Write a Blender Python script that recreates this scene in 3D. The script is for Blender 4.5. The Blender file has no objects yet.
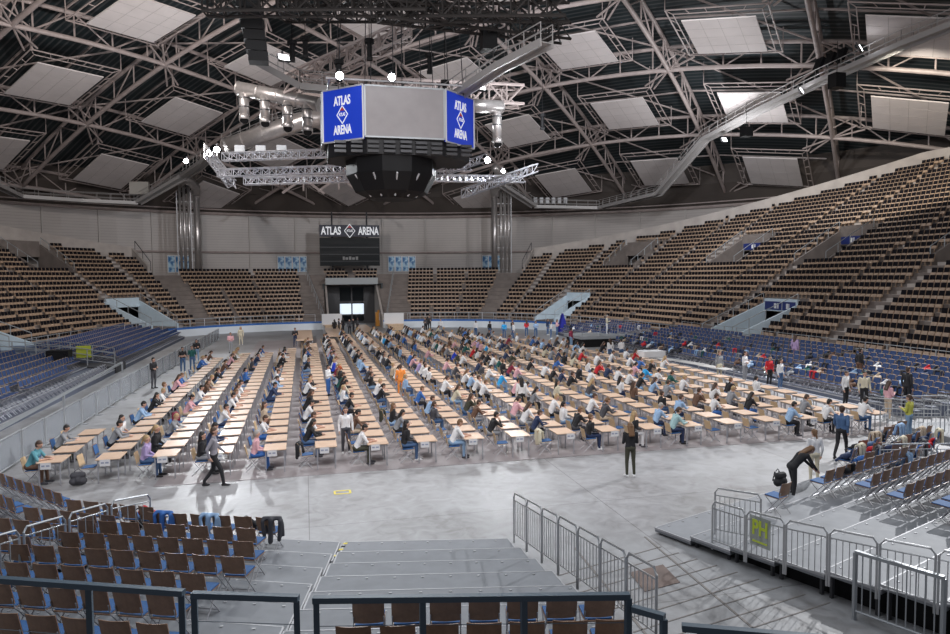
import bpy, math, random
import numpy as np
from mathutils import Vector, Matrix
R_ = random.Random(7)
C = bpy.context.scene.collection
PI = math.pi
sc = bpy.context.scene

# ------------------------------------------------------------------ camera
FPX, YAW, PITCH, ROLL, CAMH = 700.0, 0.239024, 0.056588, -0.008136, 6.317
cam = bpy.data.cameras.new('camera'); camo = bpy.data.objects.new('camera', cam); C.objects.link(camo)
cam.sensor_width = 36.0; cam.lens = FPX * 36.0 / 950.0; cam.clip_end = 500; cam.clip_start = 0.1
_f = Vector((math.sin(YAW)*math.cos(PITCH), math.cos(YAW)*math.cos(PITCH), -math.sin(PITCH)))
_r = _f.cross(Vector((0, 0, 1))).normalized(); _u = _r.cross(_f)
_r2 = math.cos(ROLL)*_r + math.sin(ROLL)*_u; _u2 = -math.sin(ROLL)*_r + math.cos(ROLL)*_u
M = Matrix((_r2, _u2, -_f)).transposed().to_4x4(); M.translation = Vector((0, 0, CAMH))
camo.matrix_world = M; sc.camera = camo
def project(p):
    d = Vector(p) - Vector((0, 0, CAMH)); z = d.dot(_f)
    if z < 0.3: return None
    return (475 + FPX*d.dot(_r2)/z, 317 - FPX*d.dot(_u2)/z, z)
def in_view(p, m=15):
    a = project(p)
    return a is not None and -m < a[0] < 950+m and -m < a[1] < 634+m

# ------------------------------------------------------------------ world, exposure, lights
sc.view_settings.view_transform = 'Standard'; sc.view_settings.look = 'None'
sc.view_settings.exposure = -0.22; sc.view_settings.gamma = 1.0; sc.view_settings.use_curve_mapping = False
w = bpy.data.worlds.new('world'); sc.world = w; w.use_nodes = True
bg = w.node_tree.nodes['Background']; bg.inputs[0].default_value = (0.72, 0.80, 1.0, 1); bg.inputs[1].default_value = 0.15
def area(name, loc, target, size, power, col=(1, 1, 1), sy=None):
    l = bpy.data.lights.new(name, 'AREA'); l.energy = power; l.color = col; l.size = size
    if sy: l.shape = 'RECTANGLE'; l.size_y = sy
    o = bpy.data.objects.new(name, l); C.objects.link(o); o.location = loc
    o.rotation_euler = (Vector(target)-Vector(loc)).to_track_quat('-Z', 'Y').to_euler(); return o
def spot(name, loc, target, power, angle=70, col=(1, 1, 1), rad=0.4):
    l = bpy.data.lights.new(name, 'SPOT'); l.energy = power; l.color = col; l.spot_size = math.radians(angle); l.spot_blend = 0.5; l.shadow_soft_size = rad
    o = bpy.data.objects.new(name, l); C.objects.link(o); o.location = loc
    o.rotation_euler = (Vector(target)-Vector(loc)).to_track_quat('-Z', 'Y').to_euler(); return o
area('fill_light', (4, 14, 27), (6, 34, 0), 18, 4000, (0.90, 0.95, 1.0))  # large soft fill lights added out of frame above the floor
area('fill_light', (-22, 8, 22), (4, 60, 0), 10, 2100, (0.95, 0.97, 1.0))
area('fill_light', (34, 6, 24), (12, 52, 0), 10, 2600, (1.0, 0.96, 0.92))
spot('flood_light', (45.0, 37.0, 23.2), (9, 23, 0), 62000, 60, (0.97, 0.98, 1.0), 0.35)
spot('flood_light', (45.0, 50, 22.6), (24, 30, 0), 9000, 60, (0.97, 0.98, 1.0), 0.35)
spot('flood_light', (44.2, 46, 23.0), (62, 58, 15), 13000, 80, (1.0, 0.93, 0.80), 0.4)
spot('flood_light', (-8.6, 69, 17.6), (8, 40, 0), 13000, 95, (0.92, 0.96, 1.0), 0.4)
spot('flood_light', (17.0, 59, 16.0), (10, 36, 0), 9500, 95, (0.92, 0.96, 1.0), 0.4)
spot('flood_light', (2.3, 43.0, 18.7), (-4, 34, 0), 5000, 110, (0.95, 0.98, 1.0), 0.3)
spot('flood_light', (5.5, 42.6, 18.7), (10, 30, 0), 5000, 110, (0.95, 0.98, 1.0), 0.3)
spot('flood_light', (30, 44, 25), (44, 86, 9), 13000, 90, (0.95, 0.97, 1.0), 0.5)
spot('flood_light', (-12, 44, 24), (-8, 110, 9), 20000, 105, (1.0, 0.93, 0.88), 0.5)
spot('flood_light', (20, 44, 22), (26, 110, 9), 20000, 100, (0.92, 0.95, 1.0), 0.5)
area('fill_light', (0, 12, 17), (8, 80, 29), 12, 5200, (1.0, 0.93, 0.92))  # unseen up-light added above the frame to brighten the roof
def point(loc, power, col=(0.95, 0.97, 1.0), rad=0.5):
    l = bpy.data.lights.new('lamp_glow', 'POINT'); l.energy = power; l.color = col; l.shadow_soft_size = rad; o = bpy.data.objects.new('lamp_glow', l); C.objects.link(o); o.location = loc
point((-9, 68.5, 17.2), 3000); point((16.5, 57.5, 15.0), 2200); point((43.5, 67, 19.5), 3500)

# ------------------------------------------------------------------ materials
_m = {}
def mat(name, col, rough=0.6, metal=0.0, var=0.0, scale=5.0, bump=0.0, emit=None, alpha=1.0, spec=0.5):
    if name in _m: return _m[name]
    m = bpy.data.materials.new(name); m.use_nodes = True; nt = m.node_tree; b = nt.nodes['Principled BSDF']
    b.inputs['Base Color'].default_value = (*col, 1); b.inputs['Roughness'].default_value = rough
    b.inputs['Metallic'].default_value = metal; b.inputs['Specular IOR Level'].default_value = spec
    if alpha < 1: b.inputs['Alpha'].default_value = alpha
    if emit: b.inputs['Emission Color'].default_value = (*emit[0], 1); b.inputs['Emission Strength'].default_value = emit[1]
    if var or bump:
        tc = nt.nodes.new('ShaderNodeTexCoord'); n = nt.nodes.new('ShaderNodeTexNoise'); n.inputs['Scale'].default_value = scale; n.inputs['Detail'].default_value = 4
        nt.links.new(tc.outputs['Object'], n.inputs['Vector'])
        if var:
            r = nt.nodes.new('ShaderNodeValToRGB'); nt.links.new(n.outputs['Fac'], r.inputs['Fac'])
            r.color_ramp.elements[0].position = 0.3; r.color_ramp.elements[1].position = 0.7
            r.color_ramp.elements[0].color = (*[max(0, c*(1-var)) for c in col], 1); r.color_ramp.elements[1].color = (*[min(1, c*(1+var)) for c in col], 1)
            nt.links.new(r.outputs['Color'], b.inputs['Base Color'])
        if bump:
            bp = nt.nodes.new('ShaderNodeBump'); bp.inputs['Strength'].default_value = bump; nt.links.new(n.outputs['Fac'], bp.inputs['Height']); nt.links.new(bp.outputs['Normal'], b.inputs['Normal'])
    _m[name] = m; return m
STEEL = mat('painted roof steel', (0.36, 0.30, 0.285), 0.5, 0.0, 0.12, 1.5)
STEEL_D = mat('dark steel', (0.05, 0.05, 0.055), 0.5)
STEEL_L = mat('light grey painted steel', (0.50, 0.50, 0.52), 0.4, 0.1)
GALV = mat('galvanised metal', (0.50, 0.47, 0.46), 0.32, 0.75, 0.1, 3)
ALU = mat('bright aluminium', (0.72, 0.73, 0.78), 0.3, 0.8)
CHROME = mat('chromed steel tube', (0.42, 0.42, 0.45), 0.42, 0.5)
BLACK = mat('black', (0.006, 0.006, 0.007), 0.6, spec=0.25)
WALNUT = mat('walnut chair shell', (0.27, 0.155, 0.095), 0.4, 0, 0.18, 9)
TAN = mat('tan wood', (0.50, 0.36, 0.24), 0.45, 0, 0.12, 6)
BEECH = mat('pale wood chair shell', (0.56, 0.40, 0.24), 0.4, 0, 0.1, 8)
BLUEPAD = mat('blue upholstery', (0.035, 0.115, 0.29), 0.75, 0, 0.15, 30)
BLUEBANK = mat('blue stand upholstery', (0.018, 0.052, 0.16), 0.7, 0, 0.15, 20)
SEATBLK = mat('black seat pad', (0.009, 0.008, 0.011), 0.8, spec=0.12)
SEATTAN = mat('tan seat shell', (0.39, 0.275, 0.195), 0.5, 0, 0.14, 4)
DESKTOP = mat('birch desk top', (0.70, 0.50, 0.365), 0.3, 0, 0.06, 7)
PAPER = mat('white paper', (0.66, 0.66, 0.67), 0.7)
WHITE = mat('white paint', (0.75, 0.75, 0.76), 0.5)
PALEBLUE = mat('pale blue painted concrete', (0.55, 0.66, 0.74), 0.6, 0, 0.05, 2)
SIGNBLUE = mat('sign blue', (0.015, 0.03, 0.16), 0.4)
RAIL = mat('blue grey painted rail', (0.065, 0.10, 0.135), 0.45)
RAILG = mat('grey painted rail', (0.38, 0.40, 0.42), 0.4, 0.3)
CONC = mat('stand concrete', (0.18, 0.152, 0.138), 0.8, 0, 0.15, 1.2, 0.1)
CONC_L = mat('pale concrete parapet', (0.40, 0.36, 0.335), 0.8, 0, 0.12, 0.8, 0.1)
DECKG = mat('grey platform board', (0.235, 0.245, 0.265), 0.65, 0, 0.08, 3)
EDGE = mat('platform edge aluminium', (0.42, 0.42, 0.44), 0.5, 0.2)
LAMP = mat('lit lamp lens', (1, 1, 1), 0.4, emit=((0.93, 0.97, 1.0), 60))
GLASSG = mat('grey barrier panel', (0.36, 0.39, 0.43), 0.25, 0.0, alpha=0.5)

# ------------------------------------------------------------------ mesh helpers
class MB:
    def __init__(s): s.v = []; s.f = []; s.m = []
    def add(s, vs, fs, mi=0):
        o = len(s.v); s.v += [tuple(v) for v in vs]; s.f += [tuple(i+o for i in f) for f in fs]; s.m += [mi]*len(fs); return s
    def box(s, c, d, mi=0, T=None):
        x, y, z = d[0]/2, d[1]/2, d[2]/2
        vs = [Vector((c[0]+a*x, c[1]+b*y, c[2]+e*z)) for e in (-1, 1) for b in (-1, 1) for a in (-1, 1)]
        if T is not None: vs = [T @ v for v in vs]
        return s.add(vs, [(0, 2, 3, 1), (4, 5, 7, 6), (0, 1, 5, 4), (2, 6, 7, 3), (0, 4, 6, 2), (1, 3, 7, 5)], mi)
    def bar(s, a, b, w_, h=None, mi=0):       # rectangular bar from a to b
        a, b = Vector(a), Vector(b); d = b-a; L = d.length
        if L < 1e-6: return s
        q = d.to_track_quat('X', 'Z').to_matrix().to_4x4(); q.translation = (a+b)/2
        return s.box((0, 0, 0), (L, w_, h or w_), mi, q)
    def tube(s, pts, r, n=6, mi=0, r2=None):
        pts = [Vector(p) for p in pts]; k = len(pts); vs = []
        for i, p in enumerate(pts):
            t = (pts[min(i+1, k-1)]-pts[max(i-1, 0)]).normalized()
            up = Vector((0, 0, 1)) if abs(t.z) < 0.95 else Vector((1, 0, 0))
            a = t.cross(up).normalized(); b = a.cross(t); rr = r if r2 is None else r+(r2-r)*i/max(1, k-1)
            vs += [p+(a*math.cos(2*PI*j/n)+b*math.sin(2*PI*j/n))*rr for j in range(n)]
        fs = [(i*n+j, i*n+(j+1) % n, (i+1)*n+(j+1) % n, (i+1)*n+j) for i in range(k-1) for j in range(n)]
        fs += [tuple(range(n-1, -1, -1)), tuple((k-1)*n+j for j in range(n))]
        return s.add(vs, fs, mi)
    def prism(s, poly, off, mi=0):            # 3D polygon extruded by an offset vector
        n = len(poly); off = Vector(off); a = [Vector(p) for p in poly]; b = [p+off for p in a]
        return s.add(a+b, [tuple(range(n-1, -1, -1)), tuple(range(n, 2*n))]+[(i, (i+1) % n, n+(i+1) % n, n+i) for i in range(n)], mi)
    def mesh(s, name, mats):
        me = bpy.data.meshes.new(name); me.from_pydata(s.v, [], s.f); me.polygons.foreach_set('material_index', s.m)
        for m in (mats if isinstance(mats, (list, tuple)) else [mats]): me.materials.append(m)
        me.update(); return me
    def build(s, name, mats, parent=None, smooth=False, loc=None):
        me = s.mesh(name, mats)
        if smooth: me.polygons.foreach_set('use_smooth', [True]*len(me.polygons))
        o = bpy.data.objects.new(name, me); C.objects.link(o)
        if parent: o.parent = parent
        if loc: o.location = loc
        return o
def tag(o, label=None, cat=None, group=None, kind=None):
    if label: o['label'] = label
    if cat: o['category'] = cat
    if group: o['group'] = group
    if kind: o['kind'] = kind
    return o
def empty(name, loc=(0, 0, 0), rz=0, **k):
    o = bpy.data.objects.new(name, None); C.objects.link(o); o.location = loc; o.rotation_euler = (0, 0, rz); return tag(o, **k)
def copy_tree(o, parent=None):
    c = o.copy(); C.objects.link(c)
    if parent: c.parent = parent
    for ch in KIDS.get(o.name, []): copy_tree(ch, c)
    return c
KIDS = {}
def proto(root):                               # remember a prototype's children once
    def walk(o):
        ch = [x for x in bpy.data.objects if x.parent == o]
        if ch: KIDS[o.name] = ch
        for x in ch: walk(x)
    walk(root); root['_used'] = 0; return root
def place(root, loc, rz, label=None, group=None):
    if root['_used'] == 0: root['_used'] = 1; o = root
    else:
        o = copy_tree(root)
    o.location = loc; o.rotation_euler = (0, 0, rz)
    if label: o['label'] = label
    if group: o['group'] = group
    return o
def struct(mb, name, mats, **k):
    o = mb.build(name, mats); o['kind'] = 'structure'; return o
ORD = 'first second third fourth fifth sixth seventh eighth ninth tenth eleventh twelfth thirteenth fourteenth fifteenth sixteenth seventeenth eighteenth nineteenth twentieth'.split()
def ordn(n):
    if n > 98: n_ = n+1; return "one-hundred-and-"+ordn(n_-101) if n_ > 100 else "hundredth"
    if n < 20: return ORD[n]
    t = {2: 'twenty', 3: 'thirty', 4: 'forty', 5: 'fifty', 6: 'sixty', 7: 'seventy', 8: 'eighty', 9: 'ninety'}; n += 1
    if n >= 100: return 'hundredth' if n == 100 else 'hundred-and-' + ordn(n-101)
    return (t[n//10]+'-'+ORD[n % 10-1]) if n % 10 else {20: 'twentieth', 30: 'thirtieth', 40: 'fortieth', 50: 'fiftieth', 60: 'sixtieth', 70: 'seventieth', 80: 'eightieth', 90: 'ninetieth'}[n]

# ------------------------------------------------------------------ bowl curve: front line of the stands, offsets and arc length
AX, AY, BA, BB, BN = 5.7, 46.0, 27.5, 44.0, 3.0
_t = np.linspace(-PI, PI, 8001)
_cx = AX+BA*np.sign(np.sin(_t))*np.abs(np.sin(_t))**(2/BN); _cy = AY+BB*np.sign(np.cos(_t))*np.abs(np.cos(_t))**(2/BN)
_s = np.r_[0, np.cumsum(np.hypot(np.diff(_cx), np.diff(_cy)))]; _s -= np.interp(0, _t, _s)
_S = np.arange(-120, 120.01, 0.5); _X = np.interp(_S, _s, _cx); _Y = np.interp(_S, _s, _cy)
_k = np.array([1, 2, 3, 4, 3, 2, 1.0]); _k /= _k.sum()
_tx = np.convolve(np.gradient(_X), _k, 'same'); _ty = np.convolve(np.gradient(_Y), _k, 'same'); _L = np.hypot(_tx, _ty)
_NX, _NY = -_ty/_L, _tx/_L
def P(s, d, z=0.0):
    return Vector((float(np.interp(s, _S, _X)+np.interp(s, _S, _NX)*d), float(np.interp(s, _S, _Y)+np.interp(s, _S, _NY)*d), z))
def Nrm(s): return Vector((float(np.interp(s, _S, _NX)), float(np.interp(s, _S, _NY)), 0))
DR, DZ, TZ = 0.85, 0.5, 0.88                      # tread, rise, height of the lowest tread
def nrows(s):
    a = abs(s)
    return 13 if a < 18.5 else int(min(33, 16.6+(a-18.5)*0.535))
VOM = [(25.5, 28.5, 0, 6, 'low'), (-25.5, -22, 0, 6, 'low'), (54.5, 58.5, 0, 6, 'low'), (-49.5, -46, 0, 6, 'low'),
       (26.5, 29.5, 13, 19, 'up'), (39.5, 43, 13, 19, 'up'), (51, 54.5, 13, 19, 'up'), (65, 68.5, 13, 19, 'up'), (-27.5, -24.5, 13, 19, 'up')]
TUN = (-3.0, 4.0)                                  # the player tunnel under the far end
def cut(s, k):
    for a, b, k0, k1, _ in VOM:
        if a <= s < b and k0 <= k < k1: return True
    return TUN[0] <= s < TUN[1] and k < 10
AIS = [10.3, 13.4, 20.5, 24.7, 30.5, 34.8, 38.4, 46.5, 51.6, 60.8, 66.3, 71.5, 76.5, 81.5]
def aisle(s, k):
    a = abs(s)
    if 16.2 < a < 18.5: return True
    for v in AIS:
        hw = 0.85 if v in (66.3, 51.6) and k < 13 else (0.3 if a > 19 else 0.12)
        if abs(a-v) < hw: return True
    return False

# ------------------------------------------------------------------ floor
def node_mat(name, build):
    m = bpy.data.materials.new(name); m.use_nodes = True; build(m.node_tree, m.node_tree.nodes['Principled BSDF']); return m
def floor_nodes(nt, b):
    tc = nt.nodes.new('ShaderNodeTexCoord')
    n1 = nt.nodes.new('ShaderNodeTexNoise'); n1.inputs['Scale'].default_value = 0.22; n1.inputs['Detail'].default_value = 8; n1.inputs['Roughness'].default_value = 0.62
    n2 = nt.nodes.new('ShaderNodeTexNoise'); n2.inputs['Scale'].default_value = 1.7; n2.inputs['Detail'].default_value = 9; n2.inputs['Distortion'].default_value = 1.5
    for n in (n1, n2): nt.links.new(tc.outputs['Object'], n.inputs['Vector'])
    mx = nt.nodes.new('ShaderNodeMix'); mx.data_type = 'FLOAT'; mx.inputs[0].default_value = 0.45
    nt.links.new(n1.outputs['Fac'], mx.inputs[2]); nt.links.new(n2.outputs['Fac'], mx.inputs[3])
    r = nt.nodes.new('ShaderNodeValToRGB'); e = r.color_ramp.elements
    e[0].position = 0.33; e[0].color = (0.17, 0.163, 0.16, 1); e[1].position = 0.60; e[1].color = (0.37, 0.372, 0.385, 1)
    x = e.new(0.46); x.color = (0.28, 0.278, 0.285, 1)
    nt.links.new(mx.outputs[0], r.inputs['Fac'])
    br = nt.nodes.new('ShaderNodeTexBrick'); br.offset = 0.0; br.inputs['Scale'].default_value = 1.0
    br.inputs['Color1'].default_value = (1, 1, 1, 1); br.inputs['Color2'].default_value = (0.95, 0.95, 0.95, 1); br.inputs['Mortar'].default_value = (0.55, 0.53, 0.52, 1)
    br.inputs['Mortar Size'].default_value = 0.012; br.inputs['Brick Width'].default_value = 8.0; br.inputs['Row Height'].default_value = 6.0
    nt.links.new(tc.outputs['Object'], br.inputs['Vector'])
    mu = nt.nodes.new('ShaderNodeMix'); mu.data_type = 'RGBA'; mu.blend_type = 'MULTIPLY'; mu.inputs[0].default_value = 1
    nt.links.new(r.outputs['Color'], mu.inputs[6]); nt.links.new(br.outputs['Color'], mu.inputs[7])
    nt.links.new(mu.outputs[2], b.inputs['Base Color'])
    rr = nt.nodes.new('ShaderNodeMapRange'); rr.inputs[3].default_value = 0.3; rr.inputs[4].default_value = 0.6
    nt.links.new(n2.outputs['Fac'], rr.inputs[0]); nt.links.new(rr.outputs[0], b.inputs['Roughness'])
FLOOR = node_mat('polished concrete floor', floor_nodes)
struct(MB().add([(-75, -8, 0), (90, -8, 0), (90, 125, 0), (-75, 125, 0)], [(0, 1, 2, 3)]), 'floor', FLOOR)
# thin protective sheet under the desks
SHEET = mat('mauve grey floor covering', (0.285, 0.255, 0.26), 0.45, 0, 0.14, 0.6)
tag(MB().box((9.6, 48.6, 0.006), (28.4, 51.6, 0.012)).build('floor_covering', SHEET), 'thin mauve grey floor covering laid under the rows of exam desks', 'floor covering')
# drainage channels and brown patch on the near right floor
SLOT = mat('dark floor slot', (0.20, 0.18, 0.17), 0.7)
PATCH = mat('rusty floor plate', (0.15, 0.105, 0.09), 0.7, 0, 0.2, 3)
def floor_slot(pts, wd, name='floor_slot', m=SLOT):
    mb = MB()
    for a, b in zip(pts[:-1], pts[1:]): mb.bar((a[0], a[1], 0.004), (b[0], b[1], 0.004), wd, 0.008)
    return struct(mb, name, m)
ang = math.radians(17)
for i in range(9):
    y0 = 13.6-i*0.42; x0 = 4.9+0.10*i
    floor_slot([(x0, y0), (x0+3.2*math.cos(ang)+0.12*i, y0+3.2*math.sin(ang))], 0.03, 'trim_1')
floor_slot([(6.0, 15.0), (5.6, 9.0)], 0.05, 'trim_1'); floor_slot([(7.9, 15.2), (7.6, 9.0)], 0.05, 'trim_1')
struct(MB().prism([(6.5, 12.5, 0.004), (7.4, 12.7, 0.004), (7.5, 13.6, 0.004), (6.6, 13.4, 0.004)], (0, 0, 0.008)), 'trim_2', PATCH)
# yellow floor mark
YEL = mat('yellow floor paint', (0.75, 0.62, 0.08), 0.6)
mb = MB()
for a, b in [((0.75, 20.6), (1.2, 20.6)), ((1.2, 20.6), (1.2, 20.9)), ((1.2, 20.9), (0.75, 20.9)), ((0.75, 20.9), (0.75, 20.6))]: mb.bar((*a, 0.004), (*b, 0.004), 0.06, 0.008)
struct(mb, 'trim_3', YEL)

def slab(s0, s1, d0, d1, z0, z1a, z1b, mb, mi=0):
    # a wall between arc lengths s0 and s1 from offset d0 to d1 with a sloping top
    a = [P(s0, d0, z0), P(s0, d1, z0), P(s0, d1, z1b), P(s0, d0, z1a)]; b = [P(s1, d0, z0), P(s1, d1, z0), P(s1, d1, z1b), P(s1, d0, z1a)]
    mb.add(a+b, [(0, 1, 2, 3), (7, 6, 5, 4), (0, 4, 5, 1), (1, 5, 6, 2), (2, 6, 7, 3), (3, 7, 4, 0)], mi)
# ------------------------------------------------------------------ stands: terraces, parapets, vomitories
S0, S1, DS = -66.0, 84.0, 0.5
mb = MB()
n = int((S1-S0)/DS)
for i in range(n):
    a, b = S0+i*DS, S0+(i+1)*DS; mid = (a+b)/2; nr = nrows(mid)
    pz = 0.0
    for k in range(nr+1):
        z = TZ+DZ*k if k < nr else TZ+DZ*(nr-1)
        if cut(mid, k): pz = None; continue
        d0, d1 = DR*k, DR*(k+1)
        if k == nr: d1 = d0+1.2
        lo = (pz if pz is not None else (z-0.6 if k else 0.0))
        if z > lo: mb.add([P(a, d0, lo), P(b, d0, lo), P(b, d0, z), P(a, d0, z)], [(0, 1, 2, 3)])
        mb.add([P(a, d0, z), P(b, d0, z), P(b, d1, z), P(a, d1, z)], [(0, 1, 2, 3)])
        pz = z
struct(mb, 'stand_terrace_floor', CONC)
# stair flights in the aisles of the side stands
for sg in (-1, 1):
    for v in AIS:
        if v < 19: continue
        sv = sg*v; mb = MB()
        for k in range(0, nrows(sv)):
            if cut(sv, k) or cut(sv-0.4, k) or cut(sv+0.4, k): continue
            z = TZ+DZ*k
            slab(sv-0.32, sv+0.32, DR*k+0.43, DR*k+0.85, z, z+0.25, z+0.25, mb)
            slab(sv-0.32, sv+0.32, DR*k, DR*k+0.43, z, z+0.012, z+0.012, mb)
        if mb.v and S0 < sv < S1: struct(mb, 'floor_stair', CONC_L)
# rim parapet
mb = MB()
for i in range(n):
    a, b = S0+i*DS, S0+(i+1)*DS; mid = (a+b)/2
    if abs(mid) < 18.5: continue
    def zt(s): return TZ+DZ*min(33, 16.6+(abs(s)-18.5)*0.535)+1.25
    nr = nrows(mid); df = lambda s: DR*min(33, 16.6+(abs(s)-18.5)*0.535)+0.3
    za, zb = zt(a), zt(b); lo = TZ+DZ*(nr-1)-0.5; da, db2 = df(a), df(b)
    mb.add([P(a, da, lo), P(b, db2, lo), P(b, db2, zb), P(a, da, za), P(a, da+1.1, za), P(b, db2+1.1, zb), P(a, da+1.1, 0), P(b, db2+1.1, 0)], [(0, 1, 2, 3), (3, 2, 5, 4), (4, 5, 7, 6)])
struct(mb, 'wall_rim', CONC_L)
for sg in (-1, 1):                                 # end faces where the side stands rise above the end stand
    mb = MB()
    d0, d1 = DR*13, DR*17+1.3; s_ = sg*18.5
    poly = [P(s_, d0-0.4, TZ+DZ*12), P(s_, d1, TZ+DZ*12), P(s_, d1, TZ+DZ*16.6+1.25), P(s_, DR*17, TZ+DZ*16.6+1.2), P(s_, d0-0.4, TZ+DZ*13+0.6)]
    mb.prism(poly, (P(s_+sg*0.25, 0)-P(s_, 0)))
    struct(mb, 'wall_stair', CONC_L)
    mb = MB(); q = [P(s_-sg*0.1, d0-0.4, TZ+DZ*13+1.2), P(s_-sg*0.1, DR*17, TZ+DZ*16.6+2.1)]
    mb.tube(q, 0.05); [mb.tube([p, p-Vector((0, 0, 1.1))], 0.04) for p in (q[0], (q[0]+q[1])/2, q[1])]
    tag(mb.build('stair_handrail', STEEL_D), 'dark stair handrail climbing beside the %s end of the far windows' % ('left' if sg < 0 else 'right'), 'handrail')
# concourse floor behind the end stand
mb = MB(); RC = (5.7, 49.0); RW = 65.7
for i in range(-50, 50):
    a, b = i*0.5, (i+1)*0.5; d = DR*14
    z = TZ+DZ*12
    pa, pb = P(a, d, z), P(b, d, z)
    def outp(p):
        v = Vector((p.x-RC[0], p.y-RC[1])).normalized()*RW; return Vector((RC[0]+v.x, RC[1]+v.y, z))
    mb.add([pa, pb, outp(pb), outp(pa)], [(0, 1, 2, 3)])
struct(mb, 'floor_concourse', CONC_L)

for a, b, k0, k1, kind in VOM:
    low = kind == 'low'; m = PALEBLUE if low else CONC
    d0, d1 = DR*k0, DR*k1; zf = (1.15 if low else TZ+DZ*(k0-1)); zs = lambda d: TZ+DZ/DR*d
    if low: d0 = -0.9
    t = -0.22
    for s0, s1 in ((a, a-0.22), (b, b+0.22)):
        mb = MB(); slab(s0, s1, d0, d1+0.2, 0, (1.5 if low else zs(d0)+0.15), zs(d1)+0.12, mb)
        struct(mb, 'wall_vomitory', m)
    mb = MB()
    slab(a, b, d0, d1+2, zf-0.1, zf, zf, mb); struct(mb, 'floor_vomitory', CONC)
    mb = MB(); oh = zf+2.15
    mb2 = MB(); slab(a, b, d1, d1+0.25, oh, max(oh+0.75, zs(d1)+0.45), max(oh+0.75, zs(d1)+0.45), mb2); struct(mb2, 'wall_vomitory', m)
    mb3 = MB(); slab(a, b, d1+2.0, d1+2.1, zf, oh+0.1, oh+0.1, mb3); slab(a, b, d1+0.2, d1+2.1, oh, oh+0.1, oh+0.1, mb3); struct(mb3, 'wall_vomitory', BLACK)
    # handrails along the cut
    mb4 = MB()
    for s_ in (a-0.11, b+0.11):
        p0, p1 = P(s_, d0+0.1, (1.5 if low else zs(d0)+0.15)+0.8), P(s_, d1, zs(d1)+0.9)
        mb4.tube([p0, p1], 0.035)
        for u in range(5):
            p = p0.lerp(p1, u/4); mb4.tube([p, p-Vector((0, 0, 0.8))], 0.03)
    where = {25.5: 'ramp opening in the far right corner of the stand', -25.5: 'ramp opening in the far left corner of the stand', 54.5: 'sloping blue walled ramp in the right stand', -49.5: 'ramp opening at the left edge of the stand',
             26.5: 'small upper stair opening in the far right corner', 39.5: 'upper stair opening under the bright right terrace', 51: 'upper stair opening above the lower blue ramp', 65: 'upper stair opening at the right edge', -27.5: 'upper stair opening in the far left stand'}[a]
    tag(mb4.build('ramp_handrail', RAILG), 'grey tube handrails on the ' + where, 'handrail')
    # entrance sign on the header
    if a not in (54.5, 39.5, 51): continue
    e0, e1 = P(a+0.15, d1-0.06, oh+0.1), P(b-0.15, d1-0.06, oh+0.1); hgt = 0.7
    sg_ = MB(); sg_.prism([e0, e1, e1+Vector((0, 0, hgt)), e0+Vector((0, 0, hgt))], Nrm((a+b)/2)*0.05)
    so = sg_.build('entrance_sign', SIGNBLUE); tag(so, 'blue entrance sign over the ' + where, 'sign')
    wm = MB()
    for u in ((0.32, 0.40), (0.43, 0.47), (0.72, 0.78), (0.80, 0.82)):
        q0, q1 = e0.lerp(e1, u[0]), e0.lerp(e1, u[1]); q0 = q0-Nrm((a+b)/2)*0.02; q1 = q1-Nrm((a+b)/2)*0.02
        wm.prism([q0+Vector((0, 0, .18*hgt)), q1+Vector((0, 0, .18*hgt)), q1+Vector((0, 0, .8*hgt)), q0+Vector((0, 0, .8*hgt))], Nrm((a+b)/2)*0.015)
    wm.build('symbol', WHITE, so)

# player tunnel in the far end
mb = MB(); ta, tb = -3.1, 3.1; z1 = 5.3
def tp(x, y, z): return Vector((6.5+x, y, z))
for x0, x1 in ((-3.75, -2.95), (2.95, 3.35)):        # slanting cheek walls of pale boards
    mb.prism([tp(x0 if x0 < 0 else x1, 89.2, 0), tp(x0 if x0 < 0 else x1, 99, 0), tp(x0 if x0 < 0 else x1, 99, 6.0), tp(x0 if x0 < 0 else x1, 98.4, 6.0), tp(x0 if x0 < 0 else x1, 89.2, 1.2)], (0.25 if x0 < 0 else -0.25, 0, 0))
struct(mb, 'wall_tunnel', CONC_L)
TUNG = mat('tunnel lintel grey', (0.33, 0.35, 0.36), 0.6)
struct(MB().box((6.3, 97.3, 5.95), (7.0, 2.6, 0.9)), 'wall_tunnel', TUNG)
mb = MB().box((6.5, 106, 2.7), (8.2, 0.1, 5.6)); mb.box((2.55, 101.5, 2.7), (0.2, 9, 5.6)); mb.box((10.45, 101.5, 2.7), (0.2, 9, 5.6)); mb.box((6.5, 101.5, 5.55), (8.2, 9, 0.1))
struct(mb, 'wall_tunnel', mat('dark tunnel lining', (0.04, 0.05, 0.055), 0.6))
dr = MB()
for x in (-1.75, 0.0, 1.75): dr.box((6.5+x, 100.0, 2.6), (0.18, 0.15, 5.2))
for x in (-2.9, 2.9): dr.box((6.5+x, 100.0, 2.7), (2.1, 0.3, 5.4))
for z in (0.1, 1.2, 3.0, 5.1): dr.box((6.5, 100.0, z), (3.6, 0.12, 0.16))
dro = dr.build('door_1', STEEL_D); dro['kind'] = 'structure'
MB().box((5.63, 100.05, 2.0), (1.6, 0.05, 1.5)).build('pane', mat('daylit door pane', (0.7, 0.8, 0.9), 0.5, emit=((0.75, 0.87, 1.0), 0.9)), dro)
MB().box((7.37, 100.05, 2.0), (1.6, 0.05, 1.5)).build('pane', mat('daylit door pane', (0.7, 0.8, 0.9)), dro)
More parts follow.
